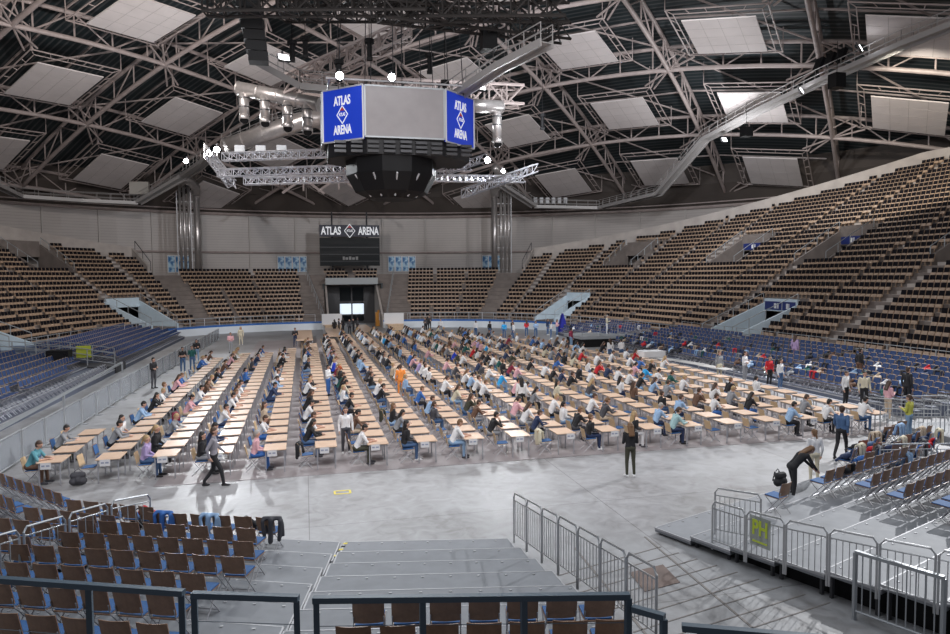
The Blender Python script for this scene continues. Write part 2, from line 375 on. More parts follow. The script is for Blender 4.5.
# tunnel top seats rows are filled by the seat loop; timber-like bare bleacher risers are the terraces
bm_ = MB()
for sg in (-1, 1):
    hb = MB()
    p0, p1 = (P(-3.4, 0.2, TZ+1.2), P(-4.9, DR*12, TZ+DZ*12+1.0)) if sg < 0 else (P(4.6, 0.2, TZ+1.2), P(6.0, DR*12, TZ+DZ*12+1.0))
    hb.tube([p0, p1], 0.05)
    for u in range(9):
        p = p0.lerp(p1, u/8); hb.tube([p, p-Vector((0, 0, 1.15))], 0.035)
    tag(hb.build('stair_handrail', RAILG), 'grey handrail up the bare steps to the %s of the far tunnel' % ('left' if sg < 0 else 'right'), 'handrail')

# ------------------------------------------------------------------ fixed tip-up seats of the stands
def xf(loc, rz): return Matrix.Translation(loc) @ Matrix.Rotation(rz, 4, 'Z')
def merge(name, base, places, mats, parent=None):  # one mesh holding many copies of base (an MB) - only for uncountable remainders
    v = np.array(base.v); nf = base.f; out = MB(); V = []; F = []
    for i, (loc, rz) in enumerate(places):
        c, s = math.cos(rz), math.sin(rz); Q = v.copy(); Q[:, 0] = v[:, 0]*c-v[:, 1]*s+loc[0]; Q[:, 1] = v[:, 0]*s+v[:, 1]*c+loc[1]; Q[:, 2] = v[:, 2]+loc[2]
        V.append(Q); o = i*len(v); F += [tuple(x+o for x in f) for f in nf]
    me = bpy.data.meshes.new(name); me.from_pydata(np.concatenate(V).tolist(), [], F); me.polygons.foreach_set('material_index', base.m*len(places))
    for m in mats: me.materials.append(m)
    o = bpy.data.objects.new(name, me); C.objects.link(o); o['kind'] = 'stuff'; return o
# local frame: seat faces -Y (towards the floor of the arena), origin on the tread
def curved_panel(mb, w_, z0, z1, y0, y1, th, mi, bow=0.03, n=4):
    vs = []; 
    for z, y in ((z0, y0), (z1, y1)):
        for t in (0, th):
            for i in range(n+1):
                u = -1+2*i/n; vs.append((u*w_/2, y+t-bow*(1-u*u)*-1, z))
    N = n+1; fs = []
    for i in range(n):
        a, b, c, d = i, N+i, 2*N+i, 3*N+i
        fs += [(a, a+1, c+1, c), (b+1, b, d, d+1), (a+1, a, b, b+1), (c, c+1, d+1, d)]
    fs += [(0, 2*N, 3*N, N), (n, N+n, 3*N+n, 2*N+n)]
    return mb.add(vs, fs, mi)
def arena_seat_parts():
    sh = MB(); curved_panel(sh, 0.45, 0.30, 0.84, 0.02, 0.14, 0.03, 0, 0.035); sh.box((0, 0.02, 0.2), (0.06, 0.05, 0.4)); sh.box((0, 0.0, 0.02), (0.2, 0.16, 0.04))
    pd = MB(); curved_panel(pd, 0.40, 0.47, 0.85, 0.02, 0.09, 0.03, 0, 0.035)
    st = MB(); st.add([(-.21, -.08, .30), (.21, -.08, .30), (.21, -.02, .52), (-.21, -.02, .52), (-.21, 0.0, .28), (.21, 0.0, .28), (.21, .04, .50), (-.21, .04, .50)], [(0, 1, 2, 3), (7, 6, 5, 4), (0, 4, 5, 1), (3, 2, 6, 7), (0, 3, 7, 4), (1, 5, 6, 2)])
    return sh, pd, st
sh, pd, st = arena_seat_parts()
root = sh.build('tip_up_chair', SEATTAN); tag(root, 'x', 'seat', 'x'); pd.build('pad', SEATBLK, root); stc = st.build('seat', SEATTAN, root)
seat_proto = proto(root)
SE = []
fs_ = np.arange(S0, S1, 0.05); nfx, nfy = np.interp(fs_, _S, _NX), np.interp(fs_, _S, _NY); bx, by = np.interp(fs_, _S, _X), np.interp(fs_, _S, _Y)
for k in range(33):
    d = DR*k+0.52; x, y = bx+nfx*d, by+nfy*d; L = np.r_[0, np.cumsum(np.hypot(np.diff(x), np.diff(y)))]
    m_ = 0
    for l in np.arange(0.2, L[-1], 0.5):
        s = float(np.interp(l, L, fs_))
        if k >= nrows(s) or aisle(s, k) or aisle(s+0.12, k) and False: continue
        if any(a-0.55 < s < b+0.55 and k0-0.5 <= k < k1+1 for a, b, k0, k1, _ in VOM): continue
        if -5.8 < s < 7.5 and not (k >= 10 and 0.5 < abs(s-0.65) < 3.3): continue
        X, Y = float(np.interp(l, L, x)), float(np.interp(l, L, y)); z = TZ+DZ*k
        pr = project((X, Y, z+0.5))
        if pr is None or not (-20 < pr[0] < 970 and -10 < pr[1] < 660): continue
        rz = math.atan2(float(np.interp(s, _S, _NY)), float(np.interp(s, _S, _NX)))-PI/2
        blk = int(np.searchsorted(AIS, abs(s)))
        SE.append((pr[2], (X, Y, z), rz, k, s, blk, l))
SE.sort(key=lambda t: t[0])
near = [t for t in SE[:300]]
cnt = {}
side_rows = {}
for t in near: side_rows.setdefault((t[4] > 0, t[3], t[5]), []).append(t)
for key, L in sorted(side_rows.items()):
    L.sort(key=lambda t: -abs(t[4]))
    for i, t in enumerate(L):
        side = 'right' if key[0] else 'left'
        place(seat_proto, t[1], t[2], 'tip-up chair, %s seat of the %s row, %s block from the %s picture edge' % (ordn(i), ordn(t[3]), ordn(len(AIS)-t[5]), side), 'nearest tip-up seats of the %s stand' % side)
allm = MB(); [allm.add(a.v, a.f, mi) for a, mi in ((sh, 0), (pd, 1), (st, 0))]
tag(merge('tip_up_chair_mass', allm, [(t[1], t[2]) for t in SE[300:]], [SEATTAN, SEATBLK]), 'remaining thousands of black and tan tip-up seats filling the stands', 'seats')

# stands front railing (posts and rails) in lengths
def railing(name, pts, h, label, cat='railing', m=RAILG, rails=(1.0, 0.55), r=0.03, post=0.035, each=1.6, group=None):
    mb = MB(); pts = [Vector(p) for p in pts]
    for fr in rails: mb.tube([p+Vector((0, 0, h*fr)) for p in pts], r)
    pb = MB()
    for a, b in zip(pts[:-1], pts[1:]):
        k = max(1, round((b-a).length/each))
        for i in range(k): pb.tube([a.lerp(b, i/k), a.lerp(b, i/k)+Vector((0, 0, h))], post)
    pb.tube([pts[-1], pts[-1]+Vector((0, 0, h))], post)
    o = mb.build(name, m); pb.build('post', m, o); return tag(o, label, cat, group)
segs = [(-60, -49.8), (-45.7, -36), (-36, -25.8), (-21.5, -7), (7.2, 25.2), (29, 41), (41, 54), (59, 67), (67, 75), (75, 84)]
names = ['at the left picture edge', 'above the blue seats near the left ramp', 'along the far left corner', 'left of the far tunnel', 'right of the far tunnel', 'along the far right corner', 'behind the middle of the right blue seats', 'just right of the lower blue ramp', 'over the right blue seats, second from the edge', 'at the right picture edge above the blue seats']
for (a, b), nm in zip(segs, names):
    railing('front_railing', [P(s, -0.25, 0.1 if False else TZ-0.1) for s in np.linspace(a, b, max(2, int(abs(b-a)/1.5)))], 1.0, 'grey railing along the lowest seat row ' + nm, group='front railings of the stands', rails=(1.0, 0.6, 0.25), r=0.035)
# pale dasher boards with a blue top stripe round the far end
mbw, mbb = MB(), MB()
for a in np.arange(-31, 31, 1.0):
    if -3.6 < a < 3.2: continue
    q = [P(a, -1.3), P(a+1, -1.3)]
    mbw.prism([q[0], q[1], q[1]+Vector((0, 0, 0.8)), q[0]+Vector((0, 0, 0.8))], Nrm(a)*0.1)
    mbb.prism([q[0]+Vector((0, 0, 0.8)), q[1]+Vector((0, 0, 0.8)), q[1]+Vector((0, 0, 1.02)), q[0]+Vector((0, 0, 1.02))], Nrm(a)*0.1)
pst = MB()
for a in np.arange(-30.5, 31, 2.0):
    if -3.8 < a < 3.4: continue
    p = P(a, -1.25, 1.0); pst.tube([p, p+Vector((0, 0, 0.9))], 0.03, 5); p2 = P(min(a+2, 31), -1.25, 1.9)
    if not -3.8 < a+2 < 3.4: pst.tube([p+Vector((0, 0, 0.9)), p2], 0.025, 5)
o = mbw.build('dasher_board', mat('pale grey board', (0.62, 0.67, 0.72), 0.4)); tag(o, 'pale grey rink board running round the far end of the floor below the seats', 'rink board')
pst.build('rail', ALU, o)
mbb.build('stripe', mat('blue board stripe', (0.03, 0.13, 0.42), 0.4), o)

# ------------------------------------------------------------------ outer wall
def wall_nodes(nt, b):
    tc = nt.nodes.new('ShaderNodeTexCoord'); sp = nt.nodes.new('ShaderNodeSeparateXYZ'); nt.links.new(tc.outputs['Object'], sp.inputs[0])
    wv = nt.nodes.new('ShaderNodeMath'); wv.operation = 'MULTIPLY'; wv.inputs[1].default_value = 2.6; nt.links.new(sp.outputs['Z'], wv.inputs[0])
    fr = nt.nodes.new('ShaderNodeMath'); fr.operation = 'FRACT'; nt.links.new(wv.outputs[0], fr.inputs[0])
    r = nt.nodes.new('ShaderNodeValToRGB'); e = r.color_ramp.elements; e[0].position = 0.0; e[0].color = (0.24, 0.22, 0.21, 1); e[1].position = 0.14; e[1].color = (0.43, 0.39, 0.37, 1)
    nt.links.new(fr.outputs[0], r.inputs['Fac'])
    n = nt.nodes.new('ShaderNodeTexNoise'); n.inputs['Scale'].default_value = 0.25; nt.links.new(tc.outputs['Object'], n.inputs['Vector'])
    r2 = nt.nodes.new('ShaderNodeValToRGB'); r2.color_ramp.elements[0].color = (0.85, 0.85, 0.85, 1); r2.color_ramp.elements[1].color = (1.1, 1.1, 1.1, 1); nt.links.new(n.outputs['Fac'], r2.inputs['Fac'])
    mu = nt.nodes.new('ShaderNodeMix'); mu.data_type = 'RGBA'; mu.blend_type = 'MULTIPLY'; mu.inputs[0].default_value = 1
    nt.links.new(r.outputs['Color'], mu.inputs[6]); nt.links.new(r2.outputs['Color'], mu.inputs[7]); nt.links.new(mu.outputs[2], b.inputs['Base Color'])
    b.inputs['Roughness'].default_value = 0.4; b.inputs['Metallic'].default_value = 0.0
CLAD = node_mat('ribbed wall cladding', wall_nodes)
def W(deg, r=RW, z=0.0):
    a = math.radians(deg); return Vector((RC[0]+r*math.sin(a), RC[1]+r*math.cos(a), z))
mb = MB()
for a in np.arange(-70, 92, 3.0):
    mb.add([W(a, RW, 0), W(a+3, RW, 0), W(a+3, RW, 16.3), W(a, RW, 16.3)], [(0, 1, 2, 3)])
struct(mb, 'wall_outer', CLAD)
BROWN = mat('dark brown soffit', (0.060, 0.048, 0.042), 0.8, 0, 0.12, 0.4)
mb = MB()
for a in np.arange(-70, 92, 3.0):
    mb.add([W(a, RW+0.1, 16.2), W(a+3, RW+0.1, 16.2), W(a+3, RW-1.5, 19.2), W(a, RW-1.5, 19.2), W(a, RW-1.4, 24), W(a+3, RW-1.4, 24)], [(0, 1, 2, 3), (3, 2, 5, 4)])
struct(mb, 'wall_fascia', BROWN)
mb = MB()
for z, rr, r in ((16.15, RW-0.35, 0.22), (16.75, RW-0.5, 0.10)): mb.tube([W(a, rr, z) for a in np.arange(-66, 88, 3.0)], r)
struct(mb, 'trim_4', STEEL)
mb = MB(); mb.tube([W(a, RW-0.3, 10.4) for a in np.arange(-66, 60, 3.0)], 0.18); struct(mb, 'trim_5', STEEL)
for i, a in enumerate(np.arange(-66, 88, 6.0)):
    mb = MB(); mb.box((0, 0, 8.1), (0.22, 0.22, 16.2)); o = struct(mb, 'trim_6', mat('pale mullion', (0.42, 0.39, 0.37), 0.5)); o.location = W(a, RW-0.15, 0); o.rotation_euler = (0, 0, -math.radians(a))
# blue posters in the concourse windows
def poster_nodes(nt, b):
    tc = nt.nodes.new('ShaderNodeTexCoord'); n = nt.nodes.new('ShaderNodeTexNoise'); n.inputs['Scale'].default_value = 1.3; nt.links.new(tc.outputs['Object'], n.inputs['Vector'])
    r = nt.nodes.new('ShaderNodeValToRGB'); e = r.color_ramp.elements; e[0].position = 0.42; e[0].color = (0.02, 0.16, 0.42, 1); e[1].position = 0.56; e[1].color = (0.45, 0.66, 0.82, 1)
    nt.links.new(n.outputs['Fac'], r.inputs['Fac']); nt.links.new(r.outputs['Color'], b.inputs['Base Color']); b.inputs['Roughness'].default_value = 0.4
POST = node_mat('blue poster print', poster_nodes)
wi = 0
for cx, nm, cnt_ in ((-1.8, 'left of the far screen', 4), (15.7, 'right of the far screen', 4), (-19.5, 'behind the left duct tower', 3), (31.5, 'behind the right duct tower', 3)):
    for i in range(cnt_):
        a = math.degrees(math.atan2(cx-RC[0]+(i-(cnt_-1)/2)*1.15, RW)); p = W(a, RW-0.25, 0)
        wi += 1
        fr_ = MB(); 
        for dx in (-0.52, 0.52): fr_.box((dx, 0, 8.6), (0.1, 0.12, 2.5))
        for z in (7.4, 9.85): fr_.box((0, 0, z), (1.14, 0.12, 0.1))
        o = fr_.build('window_%d' % wi, WHITE, loc=p); o.rotation_euler = (0, 0, -math.radians(a)); o['kind'] = 'structure'
        po = MB().box((0, 0.02, 8.6), (0.94, 0.04, 2.35)).build('blue_poster', POST, loc=p-Vector((0, 0.06, 0))); po.rotation_euler = o.rotation_euler
        tag(po, 'blue window poster, %s from the left in the row %s' % (ordn(i), nm), 'poster', 'blue posters behind the stands')

# ------------------------------------------------------------------ text and emblem helpers
def text(parent, s, loc, size, rot, m, sx=0.55, ext=0.01, name='lettering'):
    cu = bpy.data.curves.new(name, 'FONT'); cu.body = s; cu.size = size; cu.align_x = 'CENTER'; cu.align_y = 'CENTER'; cu.extrude = ext; cu.offset = size*0.028
    t_ = bpy.data.objects.new('tmp_text', cu); C.objects.link(t_); me = bpy.data.meshes.new_from_object(t_.evaluated_get(bpy.context.evaluated_depsgraph_get())); bpy.data.objects.remove(t_)
    me.materials.clear(); me.materials.append(m); o = bpy.data.objects.new(name, me); C.objects.link(o); o.location = loc; o.rotation_euler = rot; o.scale = (sx, 1, 1)
    if parent: o.parent = parent
    return o
def emblem(parent, c, s, rz, mw, mr):             # diamond outline with a red top and a small word
    q = Matrix.Translation(c) @ Matrix.Rotation(rz, 4, 'Z'); P4 = [Vector((0, 0, s)), Vector((s*0.78, 0, 0)), Vector((0, 0, -s)), Vector((-s*0.78, 0, 0))]
    mb = MB()
    for i in range(4): mb.bar(q @ P4[i], q @ P4[(i+1) % 4], 0.02, 0.045*s/0.5+0.01)
    o = mb.build('emblem', mw, parent)
    r = MB(); r.prism([q @ Vector((0, -0.015, s*0.86)), q @ Vector((s*0.34, -0.015, s*0.45)), q @ Vector((-s*0.34, -0.015, s*0.45))], q.to_3x3() @ Vector((0, 0.02, 0))); r.build('red_tip', mr, o)
    text(o, 'ATLAS', q @ Vector((0, -0.025, 0)), s*0.52, (PI/2, 0, rz), mw, 0.6, 0.004)
    return o
LETW = mat('white lettering', (0.85, 0.86, 0.88), 0.5, emit=((0.9, 0.93, 1.0), 0.35)); REDM = mat('red emblem tip', (0.55, 0.04, 0.06), 0.5)

# end sign and dark screen
t = empty('end_scoreboard', (6.85, 107.5, 0), label='dark far end scoreboard under a black ATLAS ARENA sign above the tunnel', cat='scoreboard')
MB().box((0, 0, 13.45), (8.9, 0.4, 1.75)).build('sign_board', mat('dark navy sign', (0.012, 0.014, 0.035), 0.5), t)
text(t, 'ATLAS', (-2.75, -0.22, 13.4), 1.62, (PI/2, 0, 0), LETW, 0.62, 0.02); text(t, 'ARENA', (2.8, -0.22, 13.4), 1.62, (PI/2, 0, 0), LETW, 0.58, 0.02)
emblem(t, Vector((0, -0.25, 13.45)), 1.0, 0, LETW, REDM)
def scr_nodes(nt, b):
    tc = nt.nodes.new('ShaderNodeTexCoord'); n = nt.nodes.new('ShaderNodeTexNoise'); n.inputs['Scale'].default_value = 0.7; mp = nt.nodes.new('ShaderNodeMapping'); mp.inputs['Scale'].default_value = (0.25, 1, 2.2)
    nt.links.new(tc.outputs['Object'], mp.inputs[0]); nt.links.new(mp.outputs[0], n.inputs['Vector'])
    r = nt.nodes.new('ShaderNodeValToRGB'); r.color_ramp.elements[0].position = 0.45; r.color_ramp.elements[0].color = (0.008, 0.010, 0.012, 1); r.color_ramp.elements[1].position = 0.75; r.color_ramp.elements[1].color = (0.02, 0.022, 0.024, 1)
    nt.links.new(n.outputs['Fac'], r.inputs['Fac']); nt.links.new(r.outputs['Color'], b.inputs['Base Color']); b.inputs['Roughness'].default_value = 0.5; b.inputs['Specular IOR Level'].default_value = 0.2
s_ = MB(); s_.box((0, 0, 10.3), (8.9, 0.5, 4.2)); so = s_.build('screen', node_mat('black screen glass', scr_nodes), t)
for z in (8.9, 9.95, 11.0): MB().box((0, -0.26, z), (8.8, 0.04, 0.1)).build('shelf_rail', STEEL_D, so)
MB().box((-0.95, -0.27, 9.35), (.3, 0.03, 0.5)).box((-.5, -0.27, 9.3), (.4, 0.03, 0.36)).box((0, -0.27, 9.35), (.35, 0.03, 0.5)).box((.5, -0.27, 9.3), (.4, 0.03, 0.36)).box((1.0, -0.27, 9.35), (.35, 0.03, 0.5)).build('faint_white_caption', mat('dim white caption', (0.3, 0.3, 0.3), 0.6), so)
for x in (-2.6, 2.6): MB().tube([(x, 0.4, 7.0), (x, 0.4, 16.3)], 0.14).build('mast', STEEL_D, t)

# ------------------------------------------------------------------ chairs: wood shell, blue pads, chrome legs. Faces -Y; origin on the ground
def chair_meshes(pad_back=False):
    bk = MB(); curved_panel(bk, 0.43, 0.50, 0.84, 0.16, 0.24, 0.014, 0, 0.035, 6); 
    stt = MB(); stt.add([(-.21, -.24, .455), (.21, -.24, .455), (.20, .17, .435), (-.20, .17, .435), (-.21, -.24, .44), (.21, -.24, .44), (.20, .17, .42), (-.20, .17, .42)], [(0, 1, 2, 3), (7, 6, 5, 4), (0, 4, 5, 1), (3, 2, 6, 7), (0, 3, 7, 4), (1, 5, 6, 2)])
    pad = MB(); pad.add([(-.20, -.23, .48), (.20, -.23, .48), (.19, .14, .458), (-.19, .14, .458), (-.20, -.235, .456), (.20, -.235, .456), (.19, .145, .436), (-.19, .145, .436)], [(0, 1, 2, 3), (0, 4, 5, 1), (3, 2, 6, 7), (0, 3, 7, 4), (1, 5, 6, 2)])
    bp = MB(); curved_panel(bp, 0.40, 0.53, 0.82, 0.145, 0.215, 0.018, 0, 0.035, 6)
    fr = MB()
    for x in (-.205, .205):
        fr.tube([(x, -.21, 0.0), (x, .17, .44), (x, .215, .60)], 0.011, 5)
        fr.tube([(x, .24, 0.0), (x, -.20, .43)], 0.011, 5)
    for y, z in ((-.20, .43), (.15, .42), (-.17, 0.05)): fr.tube([(-.205, y, z), (.205, y, z)], 0.009, 5)
    return bk, stt, pad, bp, fr
def chair_proto(name, shell, padm, label, back_pad=True, simple=False, cat='chair'):
    bk, stt, pad, bp, fr = chair_meshes()
    if simple:
        a = MB()
        for m_, mi in ((bk, 0), (stt, 0), (pad, 1), (fr, 2)) + (((bp, 1),) if back_pad else ()): a.add(m_.v, m_.f, mi)
        r = a.build(name, [shell, padm, CHROME]); tag(r, label, cat, 'x'); return proto(r), a
    r = bk.build(name, shell); tag(r, label, cat, 'x')
    stt.build('seat', shell, r); pad.build('seat_pad', padm, r); fr.build('legs_frame', CHROME, r)
    if back_pad: bp.build('back_pad', padm, r)
    return proto(r), None

# foreground stand platforms and chairs
def deck_block(name, label, O, e, b, n, w0, w1, run=1.08, rise=0.16, z0=0.15, studs=True):
    O, e, b = Vector((*O, 0)), Vector((*e, 0)), Vector((*b, 0)); t = empty(name, O, label=label, cat='platform')
    for k in range(n):
        z = z0+rise*k; a0, a1, a2 = w0(k), w1(k), w1(k+1)
        q = [e*a0+b*(run*k), e*a1+b*(run*k), e*a2+b*(run*(k+1)), e*a0+b*(run*(k+1))]
        mb = MB(); mb.prism([p+Vector((0, 0, z-0.10)) for p in q], (0, 0, 0.10)); d = mb.build('deck', DECKG, t)
        eb = MB(); eb.bar(q[0]+Vector((0, 0, z-0.02)), q[1]+Vector((0, 0, z-0.022)), 0.03, 0.05); eb.bar(q[0]+Vector((0, 0, z-0.02)), q[3]+Vector((0, 0, z-0.022)), 0.03, 0.05); eb.bar(q[1]+Vector((0, 0, z-0.02)), q[2]+Vector((0, 0, z-0.022)), 0.03, 0.05)
        eb.build('edge_strip', EDGE, d)
        lg = MB()
        for u in np.arange(0.1, min(a1, a2)-a0, 1.5):
            for v in (0.1, run-0.1):
                p = e*(a0+u)+b*(run*k+v); lg.box((p.x, p.y, (z-0.1)/2), (0.06, 0.06, z-0.1))
        lg.build('leg_frame', STEEL_D, d)
        shade_q = [q[0].lerp(q[2], .02), q[1].lerp(q[3], .02), q[2].lerp(q[0], .02), q[3].lerp(q[1], .02)]; MB().prism([p+Vector((0, 0, 0.002)) for p in shade_q], (0, 0, z-0.10)).build('skirt', BLACK, d)  # black skirt added to fill the open gap under the deck with shade
        if studs:
            sd = MB()
            for u in np.arange(0.35, a1-a0, 0.53):
                p = e*(a0+u)+b*(run*k+0.13); sd.box((p.x, p.y, z+0.006), (0.05, 0.04, 0.012))
            sd.build('floor_socket', EDGE, d)
    return t
def fr_(a): a = math.radians(a); return (math.cos(a), math.sin(a)), (math.sin(a), -math.cos(a))
e1, b1 = fr_(-22.5); e2, b2 = fr_(-29); e3, b3 = fr_(-48)
eM, bM = fr_(-11.5); eR, bR = fr_(21)
# middle platform, bare except for its last rows of chairs
OM = (0.80, 16.35)
deck_block('bare_platform', 'low stepped grey platform without chairs in the lower middle of the picture', OM, eM, bM, 8, lambda k: 0.0, lambda k: 3.83+0.203*k, run=1.0)
hz = MB()
pa = Vector((0.80, 16.35, 0.152)); 
for i in range(5): hz.prism([pa+Vector((-0.02-0.06*i, -0.05-0.17*i, 0)), pa+Vector((0.07-0.06*i, -0.07-0.17*i, 0)), pa+Vector((0.04-0.06*i, -0.15-0.17*i, 0)), pa+Vector((-0.05-0.06*i, -0.13-0.17*i, 0))], (0, 0, 0.006), i % 2)
tag(hz.build('hazard_tape', [YEL, BLACK]), 'short strip of yellow and black tape on the bare platform corner', 'tape')
# left blocks
O1 = (-0.87, 16.32); O2 = (-3.7, 17.87); O3 = (-5.95, 19.55)
D1 = (O1[0]-0.65*b1[0], O1[1]-0.65*b1[1])
def meet(k):                                       # where a deck edge of the left block meets the side of the middle platform
    px_, py_ = D1[0]+b1[0]*1.09*k, D1[1]+b1[1]*1.09*k; det = e1[0]*(-bM[1])-(-bM[0])*e1[1]; rx, ry = OM[0]-px_, OM[1]-py_
    return (rx*(-bM[1])-(-bM[0])*ry)/det-0.12
deck_block('chair_platform', 'grey stepped platform under the wooden chairs beside the bare platform', D1, e1, b1, 9, lambda k: -3.6, meet, run=1.09)
deck_block('chair_platform', 'grey stepped platform under the wooden chairs left of the aisle rails', (O2[0]-0.65*b2[0], O2[1]-0.65*b2[1]), e2, b2, 9, lambda k: -3.0-0.1*k, lambda k: 0.55, run=1.09, studs=False)
deck_block('chair_platform', 'grey stepped platform under the angled chairs at the left picture edge', (O3[0]-0.65*b3[0], O3[1]-0.65*b3[1]), e3, b3, 9, lambda k: -6.0, lambda k: 0.35, run=1.09, studs=False)
deck_block('chair_platform', 'grey stepped platform behind the PH fence at the lower right', (8.25, 15.35), eR, bR, 7, lambda k: 0.0, lambda k: 13.5, run=1.06, rise=0.10)
chair_fg, _ = chair_proto('stand_chair', WALNUT, BLUEPAD, 'x', back_pad=True)
def chair_rows(O, e, b, ang, rows, blk, run, z0=0.15, rise=0.16, skip=()):
    for k, (u0, n_) in enumerate(rows):
        for i in range(n_):
            if (k, i) in skip: continue
            u = u0-0.53*i
            p = Vector((O[0]+e[0]*u+b[0]*run*k, O[1]+e[1]*u+b[1]*run*k, z0+rise*k))
            if not in_view(p+Vector((0, 0, 0.5)), 40): continue
            o = place(chair_fg, p, math.radians(ang)+PI, 'brown chair, %s from right, %s row back, %s' % (ordn(i), ordn(k), blk[0]), blk[2])
            rr_ = R_.uniform(-0.04, 0.04); o.rotation_euler = (0, 0, o.rotation_euler.z+rr_)
g = 'wooden chairs on the near left platforms'
A1 = -22.5
chair_rows(O1, e1, b1, A1, [(0.0, 6), (0.1, 8), (0.6, 8), (0.95, 9), (0.85, 9), (1.0, 9), (1.6, 10), (1.7, 9)], ('block beside the bare platform', 'right', g), 1.09)
chair_rows(O2, e2, b2, -29, [(0.1, 5), (0.0, 5), (-0.1, 5), (0.05, 6), (0.0, 6), (0.0, 6), (0.0, 6), (0.0, 6)], ('block behind the curved aisle rails', 'right', g), 1.09)
chair_rows(O3, e3, b3, -48, [(-0.1, 8), (-0.1, 8), (-0.1, 8), (-0.2, 8), (-0.2, 8), (0, 7), (0, 7)], ('angled block at the left picture edge', 'right', g), 1.09)
chair_rows((OM[0]+bM[0]*0.62, OM[1]+bM[1]*0.62), eM, bM, -11.5, [(0, 0)]*6+[(4.52, 7), (4.47, 7)], ('bare platform in the lower middle', 'right', 'chairs behind the near railing'), 1.0)
g = 'wooden chairs behind the PH fence'
OR = (8.25+bR[0]*0.25, 15.35+bR[1]*0.25)
def rrow(k, us, lab):
    for i, u in enumerate(us):
        p = Vector((OR[0]+eR[0]*u+bR[0]*1.06*k, OR[1]+eR[1]*u+bR[1]*1.06*k, 0.15+0.10*k))
        if in_view(p+Vector((0, 0, 0.5)), 40): place(chair_fg, p, math.radians(21)+PI, 'brown chair, %s from the left in the %s' % (ordn(i), lab), g)
rrow(1, [3.1], 'nearly empty row beside the PH sign')
rrow(1, [5.2+0.53*i for i in range(10)], 'row before the bending woman')
rrow(2, [5.5+0.53*i for i in range(13)], 'second full row of the right platform')
rrow(3, [4.9+0.53*i for i in range(13)], 'third full row of the right platform')
rrow(4, [4.75+0.53*i for i in range(12)], 'fourth full row of the right platform')

# blue stand banks left and right of the floor
def bank(name, label, x0, sgn, y0, y1, rows, rise=0.125, run=0.85, z0=0.3, gaps=()):
    t = empty(name, (0, 0, 0), label=label, cat='platform')
    for k in range(rows):
        z = z0+rise*k; xa, xb = x0+sgn*run*k, x0+sgn*run*(k+1)
        mb = MB(); mb.box(((xa+xb)/2, (y0+y1)/2, z/2), (run, y1-y0, z)); d = mb.build('tier', mat('blue grey bank deck', (0.10, 0.115, 0.16), 0.6, 0, 0.1, 1), t)
        MB().box((xa+sgn*0.01, (y0+y1)/2, z-0.02), (0.05, y1-y0, 0.05)).build('edge_strip', EDGE, d)
    return t
bank('seating_bank', 'long low blue seating bank along the left side, half nearest the camera', -12.55, -1, 26.5, 51.5, 9)
bank('seating_bank', 'long low blue seating bank along the left side, far half beyond the gap', -12.55, -1, 54.5, 80, 7)
bank('seating_bank', 'low blue seating bank along the right side under the stand, near part', 25.7, 1, 25.0, 56.5, 8, 0.12)
bank('seating_bank', 'low blue seating bank in the far right corner', 26.6, 1, 59.5, 72, 6, 0.12)
bank_proto, _ = chair_proto('bank_chair', TAN, BLUEBANK, 'x', back_pad=True)
BK = []
for (x0, sgn, y0, y1, rows, rise, lab) in ((-12.55, -1, 27, 51.2, 9, 0.125, 'near left blue bank'), (-12.55, -1, 55, 79.5, 7, 0.125, 'far left blue bank'), (25.7, 1, 25.3, 56.2, 8, 0.12, 'right blue bank'), (26.6, 1, 60, 71.5, 6, 0.12, 'far right blue bank')):
    for k in range(rows):
        for i, y in enumerate(np.arange(y0, y1, 0.53)):
            if lab == 'near left blue bank' and (k == 0 or (k == 1 and y > 47)): continue
            if lab == 'right blue bank' and (34.5 < y < 35.6 or 45.5 < y < 46.6): continue
            if lab == 'near left blue bank' and 38.2 < y < 39.2: continue
            x = x0+sgn*(0.85*k+0.48); p = (x, float(y), 0.3+rise*k)
            if not in_view((x, y, p[2]+0.5), 5): continue
            BK.append((project(p)[2], p, (PI/2 if sgn < 0 else -PI/2), lab, k, i))
BK.sort(key=lambda t: t[0])
for t in BK[:300]:
    place(bank_proto, t[1], t[2]+0, 'blue chair, %s from the near end, %s row up in the %s' % (ordn(t[5]), ordn(t[4]), t[3]), 'blue chairs of the %s' % t[3])
bk, stt, pad, bp, frm = chair_meshes(); am = MB()
for m__, mi in ((bk, 0), (stt, 0), (pad, 1), (bp, 1), (frm, 2)): am.add(m__.v, m__.f, mi)
tag(merge('bank_chair_mass', am, [(t[1], t[2]) for t in BK[300:]], [TAN, BLUEBANK, CHROME]), 'remaining blue padded chairs of the seating banks farther from the camera', 'seats')
# bare seat frames on the first tier of the left bank
fm = MB()
for x in (-.205, .205): fm.tube([(x, -.21, 0.0), (x, .17, .44)], 0.018, 5); fm.tube([(x, .2, 0.0), (x, -.1, .30)], 0.018, 5)
fm.box((0, 0, 0.42), (0.44, 0.06, 0.04))
fo = fm.build('seat_frame_stand', ALU); tag(fo, 'x', 'seat frame', 'x'); fp = proto(fo)
for i, y in enumerate(np.arange(27, 51, 0.62)): place(fp, (-12.95, float(y), 0.3), PI/2, 'bare silver seat frame on the left bank, %s from the near end' % ordn(i), 'bare seat frames of the left bank')
